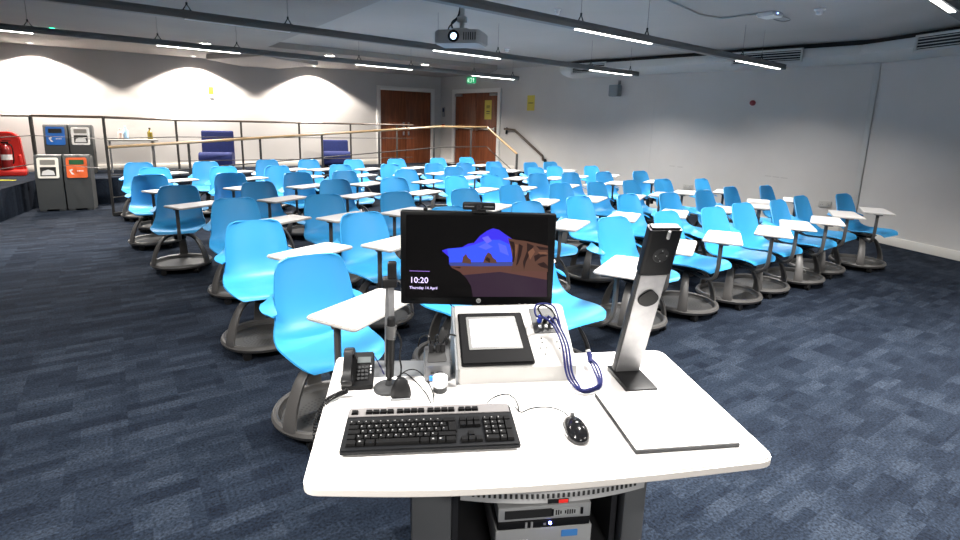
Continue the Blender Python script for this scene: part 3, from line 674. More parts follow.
def make_chair():
    t=thing('tablet_chair','x','chair')
    sh=obj('seat_shell',shell_bm(),CYAN,t,sharp=60)
    # ring base and tray
    bm=B(); lathe(bm,[(.272,.065),(.279,.078),(.272,.095),(.260,.100),(.246,.094),(.240,.070),(.252,.056),(.266,.056),(.272,.065)],48,cap=False); obj('ring_base',bm,GREYP,t)
    bm=B(); lathe(bm,[(.243,.078),(.232,.062),(.0,.060)],48,cap=False); lathe(bm,[(.244,.070),(.234,.050),(.0,.048)],48,cap=False); obj('storage_tray',bm,TRAY,t)
    for a in (90,-30,-150):
        c,s=math.cos(R(a)),math.sin(R(a)); path=smooth([(.264*c,.264*s,.075),(.262*c,.262*s,.130),(.230*c,.230*s,.230),(.165*c,.165*s,.330),(.06*c,.06*s,.370)],4)
        n=len(path); tt=bmesh.new(); rings=[]
        side=Vector((-s,c,0))
        for i,p in enumerate(path):
            d=(path[min(i+1,n-1)]-path[max(i-1,0)]).normalized(); u=side.cross(d); w=.042-.020*(i/(n-1))
            rings.append([tt.verts.new(p+side*x*w+u*y*.011) for x,y in ((-1,-.6),(-.6,-1),(.6,-1),(1,-.6),(1,.6),(.6,1),(-.6,1),(-1,.6))])
        for A_,B_ in zip(rings,rings[1:]):
            for k in range(8): tt.faces.new((A_[k],A_[(k+1)%8],B_[(k+1)%8],B_[k]))
        tt.faces.new(rings[0]); tt.faces.new(rings[-1]); bmesh.ops.recalc_face_normals(tt,faces=tt.faces[:])
        bm=B(); tmp_append(bm,tt); obj('leg',bm,GREYP,t)
    bm=B(); cyl(bm,(0,0,.32),(0,0,.372),.058,.05,n=20); cyl(bm,(0,0,.37),(0,0,.39),.035); prism(bm,rpoly([(-.11,-.12),(.11,-.12),(.10,.12),(-.10,.12)],.03),.382,.396,bev=.004); obj('swivel_hub',bm,BLACKP,t)
    for a in (-54,18,90,162,234):
        c,s=math.cos(R(a))*.242,math.sin(R(a))*.242; bm=B(); M=TZ((c,s,0))@RZ(R(a+35))
        for x in (-.013,.013): cyl(bm,(x-.007,0,.027),(x+.007,0,.027),.027,n=14,M=M)
        box(bm,(0,0,.045),(.016,.03,.03),M=M); obj('caster',bm,BLACKP,t)
    # swivelling arm and writing tablet
    bm=B(); ap=smooth([(.045,0,.370),(.15,0,.362),(.27,0,.362),(.345,0,.395),(.372,0,.46),(.378,0,.56),(.380,0,.672)],4)
    tube(bm,ap,.0155,8); box(bm,(.36,0,.676),(.15,.06,.010),bev=.003); lathe(bm,[(.075,.362),(.075,.374),(.0,.374)],20,cap=False); arm=obj('tablet_arm',bm,GREYP,t)
    bm=B(); pts=rpoly([(-.06,-.150),(.45,-.125),(.435,.120),(-.055,.135)],[.03,.035,.03,.03],5)
    prism(bm,pts,.0,.016,bev=.005,mi=1); 
    for f in bm.faces:
        if f.calc_center_median().z>.0145 : f.material_index=0
    tab=obj('writing_tablet',bm,[TABW,TABE],arm,loc=(.380,0,.682))
    return t
proto=make_chair()
TREE=[(c,[g for g in c.children]) for c in proto.children]
# id: (backx, backtopy, tabx, taby)
CH={1:(138.5,161,(174,174)),2:(154,167,(182,184)),3:(149.5,174,(172,196)),4:(178.5,184.5,(195,209)),5:(205,160.2,(238,172)),6:(222,166,(252,180)),
7:(229,172.3,(245,191)),8:(256,181,(286,203)),9:(233.5,197,(286,223)),10:(266,158.5,(292,169.7)),11:(275.6,165.3,(312,178)),12:(296,171.7,(303,188)),
13:(307,158.4,(321,170)),14:(352,158.4,(369,169.5)),15:(339,164,(366,177.5)),16:(342.5,170.3,(370,186)),17:(333,178.7,(362,198)),18:(321.6,193.5,(345,220)),
19:(359,211.5,(398,247)),20:(394.7,157.7,(417,168.5)),21:(388,163.7,(414,179)),22:(404,169,(431,183)),23:(391.5,177,(429,195)),24:(393,191,(385,217)),
25:(436,157,(460,167)),26:(432,163,(433,175)),27:(451.5,166,(473,182)),28:(464.6,156.2,(481,165.5)),29:(462,162.5,(481,173.7)),30:(452.7,175.5,(485,191.5)),
31:(461,188,(492,208)),32:(445,205.5,None),33:(491.7,161.3,(513,172.3)),34:(495.5,167,(520,180.5)),35:(488,174.5,(525,189)),36:(506.8,184.5,(548,204)),
37:(523,200.5,(573,227)),38:(528,162,(542,171)),39:(533,167,(553,178)),40:(534.5,173,(571,187)),41:(548,161.5,(566,170.5)),42:(552,166,(579,177)),
43:(567.3,172,(605,187)),44:(557,182.5,(597,201)),45:(574,195.5,(632,219)),46:(588.7,165.5,(612,176.5)),47:(600.7,171.3,(616,182.5)),48:(592,181.3,(637,198)),
49:(623,193.5,(677,214.5)),50:(637,170.5,(648,182)),51:(607.5,215.8,(687,250)),52:(626.5,179.8,(668,196)),53:(659,178.5,(685,193)),54:(664,192,(712,208)),
55:(697.5,178.3,(715,191.5)),56:(699,189.6,(741,204)),57:(660,210.3,(725,238)),58:(707,206.3,(770,230.5)),59:(725.4,186.2,(754,201)),60:(761,185,(785,200)),
61:(736.5,202.3,(799,226)),62:(772,199.3,(828,221)),63:(795,195.3,(843,214)),64:(838,193.2,(875,212.5)),65:(253,219,(304,250)),66:(305,252,(366,312)),
67:(520,236,(600,262)),68:(430,232,None)}
ROWS=[[66,68,67,51,57,58,61,62,63,64],[65,19,32,37,45,49,54,56,59,60],[9,18,24,31,36,44,48,52,53,55],[4,8,17,23,30,35,40,43,47,50],[3,7,12,16,22,27,34,39,42,46],[2,6,11,15,21,26,29,33,38,41],[1,5,10,13,14,20,25,28]]
RN=['front row nearest the lectern','second row','third row','fourth row (middle)','fifth row','sixth row','back row by the ramp railing']
ON=['first','second','third','fourth','fifth','sixth','seventh','eighth','ninth','tenth']
FACE={66:-56,65:-57,19:-54,9:-58,18:-56,4:-62,3:-62,1:-55,2:-56,5:-55,64:-60,63:-56}
NEAR={66:'nearest to the desk phone, tray base beside the desk corner',51:'directly behind the leaning document camera',67:'behind the monitor, its tablet just right of the screen',68:'almost wholly hidden behind the monitor',
 64:'the one closest to the right wall'}
rnd=random.Random(11); first=True
for ri_,row in enumerate(ROWS):
    for ci,k in enumerate(row):
        x,y,tb_=CH[k]
        P=atz(x,y,.825); P.z=0
        if ri_==6: P=P*.98
        fa=R(FACE.get(k,-54)+rnd.uniform(-4,4)); fd=Vector((math.cos(fa),math.sin(fa),0))
        hub=P+fd*(.34 if k==66 else .31); 
        ta=R(62+rnd.uniform(-3,3)); tdv=Vector((math.cos(ta),math.sin(ta),0))
        if tb_:
            T=atz(*tb_,.695); T.z=0; v=T-tdv*.17-hub; aw=math.atan2(v.y,v.x)
            lo,hi=fa+R(-50),fa+R(38); aw=max(lo,min(hi,aw))
        else: aw=fa+R(12)
        rz=fa+PI/2
        if first: r=proto; r.location=hub; kids=TREE; first=False
        else:
            r=proto.copy(); COL.objects.link(r); kids=[]
            for c,gs in TREE:
                cc=c.copy(); COL.objects.link(cc); cc.parent=r; gg=[]
                for g in gs: g2=g.copy(); COL.objects.link(g2); g2.parent=cc; gg.append(g2)
                kids.append((cc,gg))
        r.location=hub; r.rotation_euler=(0,0,rz)
        for c,gs in kids:
            if c.name.startswith('tablet_arm'):
                c.rotation_euler=(0,0,aw-rz); gs[0].rotation_euler=(0,0,ta-aw)
        lab='blue tablet chair, %s from the left in the %s'%(ON[ci],RN[ri_])
        if k in NEAR: lab='bright blue tablet chair, '+NEAR[k]
        tag(r,lab,'chair','blue tablet chairs in rows')
# ================================================================== lectern desk
DZ=.718; DY=R(7.8)
def at(px,py,z=DZ): return atz(px,py,z)
FL=Vector((-.392,1.045,0)); 
dM=Matrix.Translation(FL)@RZ(DY); 
def dl(x,y,z=0): return dM@Vector((x,y,z))
dk=thing('lectern_desk','white-topped teaching desk with grey steel cabinet base in the foreground','desk',(FL.x,FL.y,0),DY)
inv=dM.inverted()
def loc(px,py,z=DZ): p=inv@at(px,py,z); return (p.x,p.y)
out=[loc(301,487.5),loc(420,489.5),loc(540,484),loc(650,474),loc(779,459),loc(661,349.5),loc(462,357),loc(452,374),loc(366,377),loc(352,357),loc(337,356.5)]
top=rpoly(out,[.035,.3,.3,.3,.05,.05,.01,.01,.01,.01,.02],5)
bm=B(); prism(bm,top,DZ-.026,DZ,bev=.005,mi=1,seg=3)
for f in bm.faces:
    if f.normal.z>.9: f.material_index=0
bm.normal_update()
for f in bm.faces: f.material_index=0 if f.normal.z>.8 else 1
obj('worktop',bm,[DESKW,DESKE],dk)
# grey cable tray filling the cut-out at the back
ct=[loc(366,377),loc(452,374),loc(462,357),loc(352,357)]
bm=B(); prism(bm,ct,DZ-.05,DZ-.012,bev=.003); obj('cable_tray',bm,mat('tray_grey_metal',(.22,.23,.24),.35,metal=.5),dk)
# cabinet
def lx(px,py,Y): p=inv@atY(px,py,Y); return p.x
xl0=lx(411,520,1.19); xl1=lx(452,520,1.19); xr0=lx(636,510,1.19); xr1=lx(661,510,1.19)
yb=.70; cf=.10
for a,b in ((xl0,xl1),(xr0,xr1)):
    bm=B(); box(bm,((a+b)/2,cf+.03,.35),(b-a,.05,.68),bev=.008); obj('side_post',bm,mat('post_grey',(.085,.088,.092),.5,metal=.2),dk)
for x in (xl0+.012,xr1-.012):
    bm=B(); box(bm,(x,(cf+yb)/2+.02,.35),(.02,yb-cf-.04,.68)); obj('side_panel',bm,MATS['post_grey'],dk)
bm=B(); box(bm,((xl0+xr1)/2,yb,.35),(xr1-xl0,.02,.66)); obj('back_panel',bm,BLACKM,dk)
bm=B(); box(bm,((xl0+xr1)/2,(cf+yb)/2,.03),(xr1-xl0-.03,yb-cf,.05)); obj('plinth',bm,BLACKM,dk)
for a,s in ((xl1,-1),(xr0,1)):
    bm=B(); box(bm,(a-.012*s+.03*(-s)*0,(cf+yb)/2,.36),(.016,yb-cf-.08,.60)); obj('inner_wall',bm,BLACKM,dk)
bm=B(); 
# curved perforated lip under the front edge
c0=lx(458,489,1.15); c1=lx(645,480,1.15); mid=(c0+c1)/2; hwid=(c1-c0)/2
yf=loc(540,484)[1]+.004; lip=[(c0+(c1-c0)*k/16,yf+.030-.030*(1-((k-8)/8)**2)) for k in range(17)]
pl=lip+[(c1,cf+.03),(c0,cf+.03)]
prism(bm,pl,DZ-.055,DZ-.0265,mi=0)
obj('vent_lip',bm,mat('lip_grey',(.30,.30,.30),.5),dk)
bm=B()
for k in range(33):
    u=-1+2*(k+.5)/33; x=mid+hwid*u*.9; y=yf+.030-.030*(1-(u*.9)**2); box(bm,(x,y,DZ-.036),(.0055,.004,.011))
obj('vent_slot',bm,INK,dk)
bm=B(); box(bm,(mid+.0,yf-.001,DZ-.050),(.05,.003,.010)); obj('small_label',bm,BLACKP,dk)
bm=B(); box(bm,(mid+.012,yf-.003,DZ-.050),(.022,.002,.008)); obj('red_label',bm,REDP,dk)
zt=atY(540,556,1.245).z; bm=B(); box(bm,(mid,cf+.30,zt-.0065),(xr0-xl1-.02,.50,.012)); sh=obj('rack_shelf',bm,BLACKM,dk)
# devices on the shelf
def dev(name,label,cat,px0,px1,ytop,ybot,Y,depth,m,parts,zoff=0):
    pm=atY((px0+px1)/2,(ytop+ybot)/2,Y); l=inv@pm; w=abs(lx(px1,(ytop+ybot)/2,Y)-lx(px0,(ytop+ybot)/2,Y)); h=abs(atY(px0,ytop,Y).z-atY(px0,ybot,Y).z)
    p=dl(l.x,l.y); t=thing(name,label,cat,(p.x,p.y,pm.z-h/2+zoff),DY)
    bm=B(); box(bm,(0,depth/2,h/2),(w,depth,h),bev=.003); obj('casing',bm,m,t)
    parts(t,w,h); return t,w,h
SIL=mat('device_silver',(.36,.365,.365),.4,metal=.3)
def p1(t,w,h):
    bm=B(); box(bm,(-w*.18,-.001,h*.5),(w*.5,.003,h*.55)); obj('disc_slot',bm,INK,t)
    bm=B(); box(bm,(w*.23,-.001,h*.5),(w*.28,.003,h*.5)); o=obj('display_window',bm,mat('display_grey',(.35,.36,.36),.3),t)
    bm=B(); rr=random.Random(2)
    for k in range(9):
        if k in (3,): continue
        box(bm,(w*.12+w*.025*k,-.003,h*.5),(w*.015,.001,h*(.2+.15*rr.random())))
    obj('display_marks',bm,INK,t,flat=True)
    bm=B(); 
    for x in (w*.08,w*.40): box(bm,(x,-.002,h*.5),(w*.025,.003,h*.45))
    obj('button',bm,BLACKP,t)
dev('disc_player','slim silver disc player, topmost unit in the desk cabinet','player',497,593,505.5,519.5,1.24,.22,SIL,p1)
def p2(t,w,h):
    bm=B(); cyl(bm,(w*.06,0,h*.6),(w*.06,-.003,h*.6),.004,n=12); obj('blue_power_light',bm,mat('blue_led_bright',(.1,.15,1),.4,emit=(.12,.15,1),es=25),t)
    bm=B(); 
    bm.free()
    for x in (-.2,-.14): bm=B(); box(bm,(w*x,-.001,h*.5),(.006,.003,h*.7)); obj('port',bm,SIL,t)
    bm=B()
    box(bm,(-.0,-.001,h*.5),(.006,.003,h*.2)); obj('port',bm,SIL,t)
dev('rack_computer','black slim unit with a blue power light, between the two silver units','computer',497,592,519.8,527.5,1.245,.22,BLACKP,p2)
def p3(t,w,h):
    bm=B(); prism(bm,rpoly([(0,0),(w*.17,0),(w*.17,h*.22),(0,h*.22)],.002),.0,.002,M=TZ((w*.18,0,h*.66))@RX(PI/2)); obj('blue_sticker',bm,mat('blue_sticker',(.05,.2,.5),.4),t)
    bm=B(); 
    for k in range(7): box(bm,(-w*.38+.009*k,-.001,h*.6),(.006,.002,.006))
    obj('lettering',bm,WHITEP,t,flat=True)
dev('silver_computer_tower','silver computer lying flat at the bottom of the desk rack','computer',494,593,527.8,556,1.245,.24,SIL,p3)
# ---------------- keyboard
KA=R(6.5); bl=at(339,459); kb=thing('keyboard','black computer keyboard with silver top strip','keyboard',(bl.x,bl.y,DZ),KA)
KW,KD=.449,.168; tilt=math.atan2(.020,KD)
KM=TZ((0,0,.006))@RX(tilt)
bm=B(); prism(bm,rpoly([(0,0),(KW,0),(KW-.004,KD),(.004,KD)],[.006,.006,.012,.012]),0,.014,bev=.004,M=KM)
for x in (.05,KW-.05): box(bm,(x,KD-.02,.012),(.03,.012,.022)); box(bm,(x,.02,.003),(.03,.01,.006))
obj('case',bm,mat('keyboard_charcoal',(.0055,.006,.007),.55,spec=.15),kb)
bm=B(); prism(bm,rpoly([(.006,KD-.040),(KW-.010,KD-.040),(KW-.010,KD-.002),(.006,KD-.002)],[.002,.002,.010,.010]),.014,.0165,bev=.001,M=KM); obj('silver_strip',bm,mat('keyboard_silver',(.15,.142,.14),.4,metal=.1),kb)
KEY=mat('keycap_black',(.0028,.0028,.003),.55,spec=.12)
kn=[0]
def key(name,x,y,w,h=.0155,top=.0245):
    t=bmesh.new(); bmesh.ops.create_cube(t,size=1)
    for v in t.verts:
        tp=v.co.z>0; f=1
        v.co=Vector((v.co.x*(w-.0010 - (0.0030 if tp else 0)),v.co.y*(h-.0010-(0.0030 if tp else 0))+(.0005 if tp else 0),.0085 if tp else 0))
    bm=B(); tmp_append(bm,t,KM@TZ((x+w/2,y+h/2,.0145))); return obj(name,bm,KEY,kb,flat=True)
U=.0186; 
y0=.014; x0=.013
def row(y,ws,name,x=x0,h=.0176):
    for w in ws:
        if w>0: key(name,x,y,w*U,h)
        x+=abs(w)*U
row(y0,[1.5,1,1.25,5.75,1.25,1,1,1.25],'modifier_key') if False else None
row(y0,[1.4,1.1,1.4],'modifier_key'); key('space_bar',x0+3.9*U,y0,5.9*U,.0176); row(y0,[1.3,1.1,1.1,1.4],'modifier_key',x0+9.8*U)
row(y0+U,[1.25],'shift_key'); row(y0+U,[1]*11,'letter_key',x0+1.25*U); row(y0+U,[2.55],'shift_key',x0+12.25*U)
row(y0+2*U,[1.75],'caps_lock_key'); row(y0+2*U,[1]*12,'letter_key',x0+1.75*U); 
row(y0+3*U,[1.5],'tab_key'); row(y0+3*U,[1]*12,'letter_key',x0+1.5*U); key('enter_key',x0+13.7*U,y0+2*U,1.2*U,1.95*U)
row(y0+4*U,[1]*13,'number_key'); row(y0+4*U,[1.85],'backspace_key',x0+13*U)
fy=KD-.034
for gx,n in ((x0,1),(x0+2*U,4),(x0+6.4*U,4),(x0+10.8*U,4)): row(fy,[1.02]*n,'function_key',gx,.015)
nx=x0+15.35*U
for r_ in (3,4): row(y0+r_*U,[1]*3,'navigation_key',nx)
row(fy,[1]*3,'function_key',nx,.015)
row(y0,[1]*3,'arrow_key',nx); row(y0+U,[1],'arrow_key',nx+U)
px_=nx+3.35*U
row(y0,[2,1],'number_pad_key',px_); 
for r_ in (1,2,3,4): row(y0+r_*U,[1]*3,'number_pad_key',px_)
key('number_pad_key',px_+3*U,y0,U,1.95*U); key('number_pad_key',px_+3*U,y0+2*U,U,1.95*U); row(y0+4*U,[1],'number_pad_key',px_+3*U)
bm=B(); rr=random.Random(5)
LP=rr
def legend(x,y,w=.003,h=.0032): box(bm,(x,y,.0231),(w,h,.0003),M=KM)
for r_,n,ox in ((1,11,1.25),(2,12,1.75),(3,12,1.5),(4,13,0)):
    for k in range(n): legend(x0+(ox+k)*U+.006,y0+r_*U+.011)
for r_,cols in ((0,(0,2)),(1,(0,1,2)),(2,(0,1,2)),(3,(0,1,2)),(4,(0,1,2))):
    for c in cols: legend(px_+c*U+.006,y0+r_*U+.011)
for x in (x0+1.4*U+.008,x0+11.2*U+.007,x0+12.2*U+.007): legend(x,y0+.010,.005,.004)
obj('key_legends',bm,mat('legend_white',(.22,.22,.22),.5),kb,flat=True)
bm=B()
for k in range(3): box(bm,(KW-.062+.018*k,KD-.012,.0168),(.003,.002,.0006),M=KM)
cyl(bm,(.232,KD-.008,.0165),(.232,KD-.008,.0172),.004,n=16,M=KM); obj('indicator_marks',bm,GREYM,kb)
# mouse
P=at(575,433); ms=thing('mouse','glossy black computer mouse with a silver side trim','mouse',(P.x,P.y,DZ),R(5))
t=bmesh.new(); bmesh.ops.create_uvsphere(t,u_segments=28,v_segments=18,radius=1)
for v in t.verts:
    x,y,z=v.co; yy=y*.056; zz=max(z,-.25); wx=.031*(1-.10*y)*(1-.12*(1-abs(y))); v.co=Vector((x*wx*1.14,yy*1.12,.010+zz*.030*(1-.25*(y+.2)**2)+(.0 if z>0 else .0)))
bm=B(); tmp_append(bm,t,TZ((0,0,-.001))); obj('body',bm,mat('mouse_gloss_black',(.008,.008,.009),.12),ms)
bm=B(); cyl(bm,(-.004,.034,.030),(.004,.034,.030),.010,n=16); obj('scroll_wheel',bm,DARKP,ms)
bm=B(); tube(bm,smooth([(-.030,-.035,.012),(-.0325,0,.014),(-.030,.035,.012)]),.0028,6); obj('side_trim',bm,SIL,ms)
bm=B(); cyl(bm,(0,-.01,.0365),(0,-.012,.0380),.004,n=14); obj('emblem',bm,SIL,ms)
def cable(name,label,pts,r,m=BLACKP,cat='cable',k=6):
    bm=B(); tube(bm,smooth(pts,k),r,6); return tag(obj(name,bm,m),label,cat)
def dz(px,py,h=.003): 
    p=at(px,py,DZ+h); return p
cable('mouse_cable','thin black mouse cable arching to the back of the keyboard',[dz(571,419,.012),dz(562,411,.004),dz(548,407,.003),dz(532,408,.003),dz(521,412,.003),dz(515,407,.003)],.0018)
cable('keyboard_cable','thin black keyboard cable looping behind the top right keys',[dz(487,403,.012),dz(494,397,.004),dz(506,394,.003),dz(514,398,.003),dz(518,405,.003),dz(519,412,.003)],.0018)
# ---------------- document camera
pa=R(8.7); P0=at(636,450.5,DZ+.012); dc=thing('document_camera','document camera with white base plate and silver leaning column','document camera',(P0.x,P0.y,DZ),pa)
bm=B(); prism(bm,rpoly([(0,0),(.288,0),(.288,.292),(0,.292)],.004),.0,.010,bev=.001); obj('base_frame',bm,DARKP,dc)
bm=B(); prism(bm,rpoly([(.003,.004),(.285,.004),(.285,.289),(.003,.289)],.004),.0101,.0125,bev=.0006); obj('white_stage',bm,DESKW,dc)
dinv=(Matrix.Translation(P0)@RZ(pa)).inverted()
f=dinv@at(627,371,.735); fx,fy2=f.x,f.y
bm=B(); box(bm,(fx,(.292+fy2+.05)/2,.009),(.100,fy2+.05-.292,.016),bev=.003); obj('foot',bm,BLACKP,dc)
lean=.17; hh=.52
ctr=lambda t:Vector((fx,fy2-lean*t,.015+hh*t))
CM=TZ((fx,fy2,.015))@RX(math.atan2(lean,hh)); Lc=math.hypot(lean,hh)
bm=B(); prism(bm,rpoly([(-.045,-.0),(.045,0),(.046,.026),(-.046,.026)],.008),0,Lc*.71,bev=.003,M=CM); obj('column',bm,DARKP,dc)
bm=B(); prism(bm,rpoly([(-.041,0),(.041,0),(.041,Lc*.70),(-.041,Lc*.70)],.004),0,.003,bev=.001,M=CM@TZ((0,.0,.004))@RX(PI/2)); obj('silver_face',bm,ALU,dc)
bm=B(); prism(bm,rpoly([(-.049,-.008),(.049,-.008),(.047,.030),(-.047,.030)],.010),Lc*.71,Lc,bev=.006,M=CM); hd=obj('camera_head',bm,BLACKP,dc)
bm=B(); lathe(bm,[(.024,0),(.022,.002),(.0,.002)],24,M=CM@TZ((0,-.0085,Lc*.84))@RX(PI/2)); lathe(bm,[(.011,0),(.010,.003),(0,.003)],20,M=CM@TZ((0,-.0105,Lc*.84))@RX(PI/2)); obj('control_ring',bm,DARKP,hd)
bm=B(); 
for k in range(4):
    a=k*PI/2; box(bm,(.017*math.cos(a),.017*math.sin(a),0),(.003,.003,.0012),M=CM@TZ((0,-.0115,Lc*.84))@RX(PI/2))
box(bm,(.006,-.004,Lc*.965),(.008,.014,.026),bev=.003,M=CM@TZ((0,-.004,0))); obj('silver_catch',bm,SIL,hd)
bm=B(); prism(bm,rpoly([(-.030,-.020),(.0,-.035),(.030,-.020),(.034,.006),(0,.034),(-.034,.006)],.014),0,.006,bev=.002,M=CM@TZ((.0,-.003,Lc*.56))@RX(PI/2)); obj('release_knob',bm,BLACKP,dc)
bm=B(); prism(bm,[(-.009,0),(.009,0),(0,.015)],0,.0008,M=CM@TZ((.004,.0008,Lc*.635))@RX(PI/2)); obj('warning_triangle',bm,YELL,dc)
# ---------------- sloping control box
ba=R(7.8); bl_=at(458,385); bw=.385; bd=.20; bf=.052; bh=.185
cb=thing('control_box','pale grey sloping control console beneath the monitor','console',(bl_.x,bl_.y,DZ),ba)
prof=[(0,0),(0,bf),(bd,bh),(bd+.03,bh-.005),(bd+.03,0)]
MM=Matrix(((0,0,1,0),(1,0,0,0),(0,1,0,0),(0,0,0,1)))
bm=B(); prism(bm,prof,0,bw,bev=.004,M=MM); obj('casing',bm,mat('console_grey',(.34,.332,.32),.5),cb)
bm=B(); prism(bm,[(a_,b_2) for a_,b_2 in prof],-.006,-.0002,M=MM); obj('end_cheek',bm,mat('console_end_grey',(.17,.18,.19),.5),cb)
sl_=math.atan2(bh-bf,bd); SM=TZ((0,0,bf))@RX(sl_); SLn=math.hypot(bd,bh-bf)
bm=B(); prism(bm,rpoly([(.010,.006),(.246,.006),(.228,SLn*.85),(.010,SLn*.85)],.006),.0005,.018,bev=.005,M=SM); tp_=obj('touch_panel',bm,mat('panel_black',(.004,.004,.0045),.6,spec=.08),cb)
bm=B(); prism(bm,rpoly([(.038,.058),(.214,.058),(.202,SLn*.77),(.036,SLn*.77)],.004),.018,.0195,bev=.0005,M=SM); obj('silver_bezel',bm,mat('bezel_grey',(.13,.13,.125),.4),tp_)
bm=B(); prism(bm,rpoly([(.048,.067),(.204,.067),(.194,SLn*.73),(.046,SLn*.73)],.002),.0196,.0202,M=SM); obj('touch_screen',bm,mat('white_screen',(.1,.1,.1),.5,spec=.1,emit=(.93,.90,1),es=.9),tp_)
bm=B(); prism(bm,rpoly([(.265,.125),(.352,.125),(.345,SLn-.012),(.262,SLn-.012)],.003),.0005,.002,M=SM); obj('socket_plate',bm,DARKP,cb)
bm=B()
for x,y in ((.288,.15),(.308,.15),(.33,.15),(.288,.18),(.33,.18)): box(bm,(x,y,.004),(.010,.012,.005),M=SM)
obj('video_socket',bm,SIL,cb)
bm=B()
for x,y in ((.285,.105),(.285,.09),(.275,.068),(.297,.068),(.288,.045),(.34,.065),(.352,.05),(.336,.09)): cyl(bm,(x,y,.0),(x,y,.0015),.0028,n=10,M=SM)
obj('small_port',bm,INK,cb)
CB=Matrix.Translation(Vector((bl_.x,bl_.y,DZ)))@RZ(ba)
def cbp(x,y,h): return CB@(SM@Vector((x,y,h)))
# plugs and blue cable loom
t=thing('video_cable_loom','dark blue bundled video cables plugged into the console, looping onto the desk','cable',(0,0,0))
for j,(sx,sy) in enumerate(((.288,.17),(.31,.17),(.33,.165))):
    o_=(j-1)*.010
    pts=[cbp(sx,sy,.02),cbp(sx+.005,sy-.01,.045),cbp(.335+o_,.13,.035),cbp(.352+o_,.06,.025),dz(566+3*j,372,.04),dz(572+3*j,384,.012),dz(583,392-j,.006+.006*j),dz(597,390-2*j,.006+.006*j),dz(602-2*j,380,.010),dz(598-3*j,366,.02),dz(590,358+2*j,.03)]
    bm=B(); tube(bm,smooth(pts,6),.0036,6); obj('cable',bm,BLUEC,t)
    bm=B(); a_=cbp(sx,sy,.006); b2=cbp(sx,sy,.034); cyl(bm,a_,b2,.008,n=10); obj('plug',bm,BLACKP if j else mat('blue_plug',(.01,.04,.4),.4),t)
    e_=pts[-1]; bm=B(); cyl(bm,e_,e_+Vector((.004*j-.004,.022,.018)),.008,n=10); obj('plug',bm,BLUEC if j else SIL,t)
bm=B(); tube(bm,smooth([dz(572,380,.004),dz(570,388,.004),dz(580,394,.004),dz(594,393,.004),dz(603,385,.004)],6),.003,6); obj('cable',bm,mat('grey_cable',(.35,.35,.35),.5),t)
bm=B(); tube(bm,smooth([cbp(.30,.165,.03),cbp(.28,.19,.05),cbp(.30,.205,.05),cbp(.33,.19,.04),cbp(.345,.15,.03)],6),.0032,6); obj('cable',bm,BLACKP,t)
bm=B(); tube(bm,smooth([cbp(.318,.165,.03),cbp(.27,.16,.05),cbp(.275,.20,.06),cbp(.335,.20,.05),cbp(.35,.13,.03)],6),.0032,6); obj('cable',bm,BLUEC,t)
# ---------------- monitor
MY=1.83; a=atY(400.5,304,MY); b=atY(552,304.5,MY); c=atY(401,211,MY); mw=b.x-a.x; mh=c.z-a.z
mo=thing('monitor','black widescreen monitor showing a lock screen picture of a beach cave','monitor',((a.x+b.x)/2,MY,DZ),0)
zb=a.z-DZ
bm=B(); box(bm,(0,.022,zb+mh/2),(mw,.036,mh),bev=.004); box(bm,(0,.05,zb+mh/2),(mw*.6,.04,mh*.6),bev=.015); obj('case',bm,mat('monitor_black',(.003,.003,.0033),.4,spec=.15),mo)
bz0=.018; bb=.026
sx0,sx1=-mw/2+bz0,mw/2-bz0; sz0,sz1=zb+bb,zb+mh-bz0; SW,SH=sx1-sx0,sz1-sz0
def scr(px,py): # photo pixel on the screen -> screen plane
    p=atY(px,py,MY); return (p.x-mo.location.x,p.z-DZ)
cols=dict(dark=(.0012,.0009,.0012),sky1=(.05,.035,.85),sky2=(.045,.10,1.25),sky3=(.10,.14,1.1),sea=(.05,.07,.30),sand=(.12,.05,.04),sandd=(.035,.018,.035),rock=(.11,.05,.035),rockd=(.025,.011,.010),rockl=(.20,.09,.055),line=(.45,.25,.9),txt=(1.3,1.1,1.8),cloud=(.16,.14,1.1))
def em(n):
    m=mat('screen_'+n,(.001,.001,.001),.35,spec=.12,emit=cols[n],es=.55); return m
names=list(cols); SM_=[em(n) for n in names]
bm=B(); lay=[0]
def poly(pts,n):
    lay[0]+=1; y=.0038-.00012*lay[0]
    vs=[bm.verts.new((x,y,z)) for x,z in (scr(*p) for p in pts)]
    f=bm.faces.new(vs); f.material_index=names.index(n)
    f.normal_update()
    if f.normal.y>0: f.normal_flip()
f_=[(406,214.5),(548,217.5),(548,297),(405.5,298)]
poly(f_,'dark')
cave=[(441,251),(447,249),(462,247.5),(468,244),(474,243),(480,236),(487,231),(493,228.5),(499,230),(506,235),(512,239),(517,246),(520,262),(521,290),(450,292),(448,262)]
poly([(p[0],p[1]) for p in cave],'sky1')
poly([(447,249),(462,248),(474,245),(487,240),(500,240),(512,246),(514,263),(450,264)],'sky2')
poly([(482,238),(488,236),(492,241),(487,244)],'cloud'); poly([(478,247),(486,243),(493,247),(486,250)],'sky3'); poly([(498,243),(506,246),(509,256),(500,252)],'sky3')
poly([(449,262.5),(514,262),(514,268),(450,268)],'sea')
poly([(449,266),(480,266.5),(520,266),(547,268),(547,288),(470,292),(450,268)],'sand')
poly([(455,276),(500,272),(547,280),(547,297),(470,297)],'sandd')
for r1 in ([(462,263),(463,257),(466,254),(468,258),(471,260),(471,264)],[(483,263),(485,257),(488,252.5),(491,254),(493,258),(496,260),(497,263.5)]): poly(r1,'rock')
poly([(485,260),(487,257),(490,259),(490,263)],'rockd')
poly([(452,267.5),(461,267),(460,268.5)],'rockd'); 
poly([(511,272),(513,262),(511,250),(508,238),(516,240),(525,241),(548,246),(548,272),(530,271)],'rock')
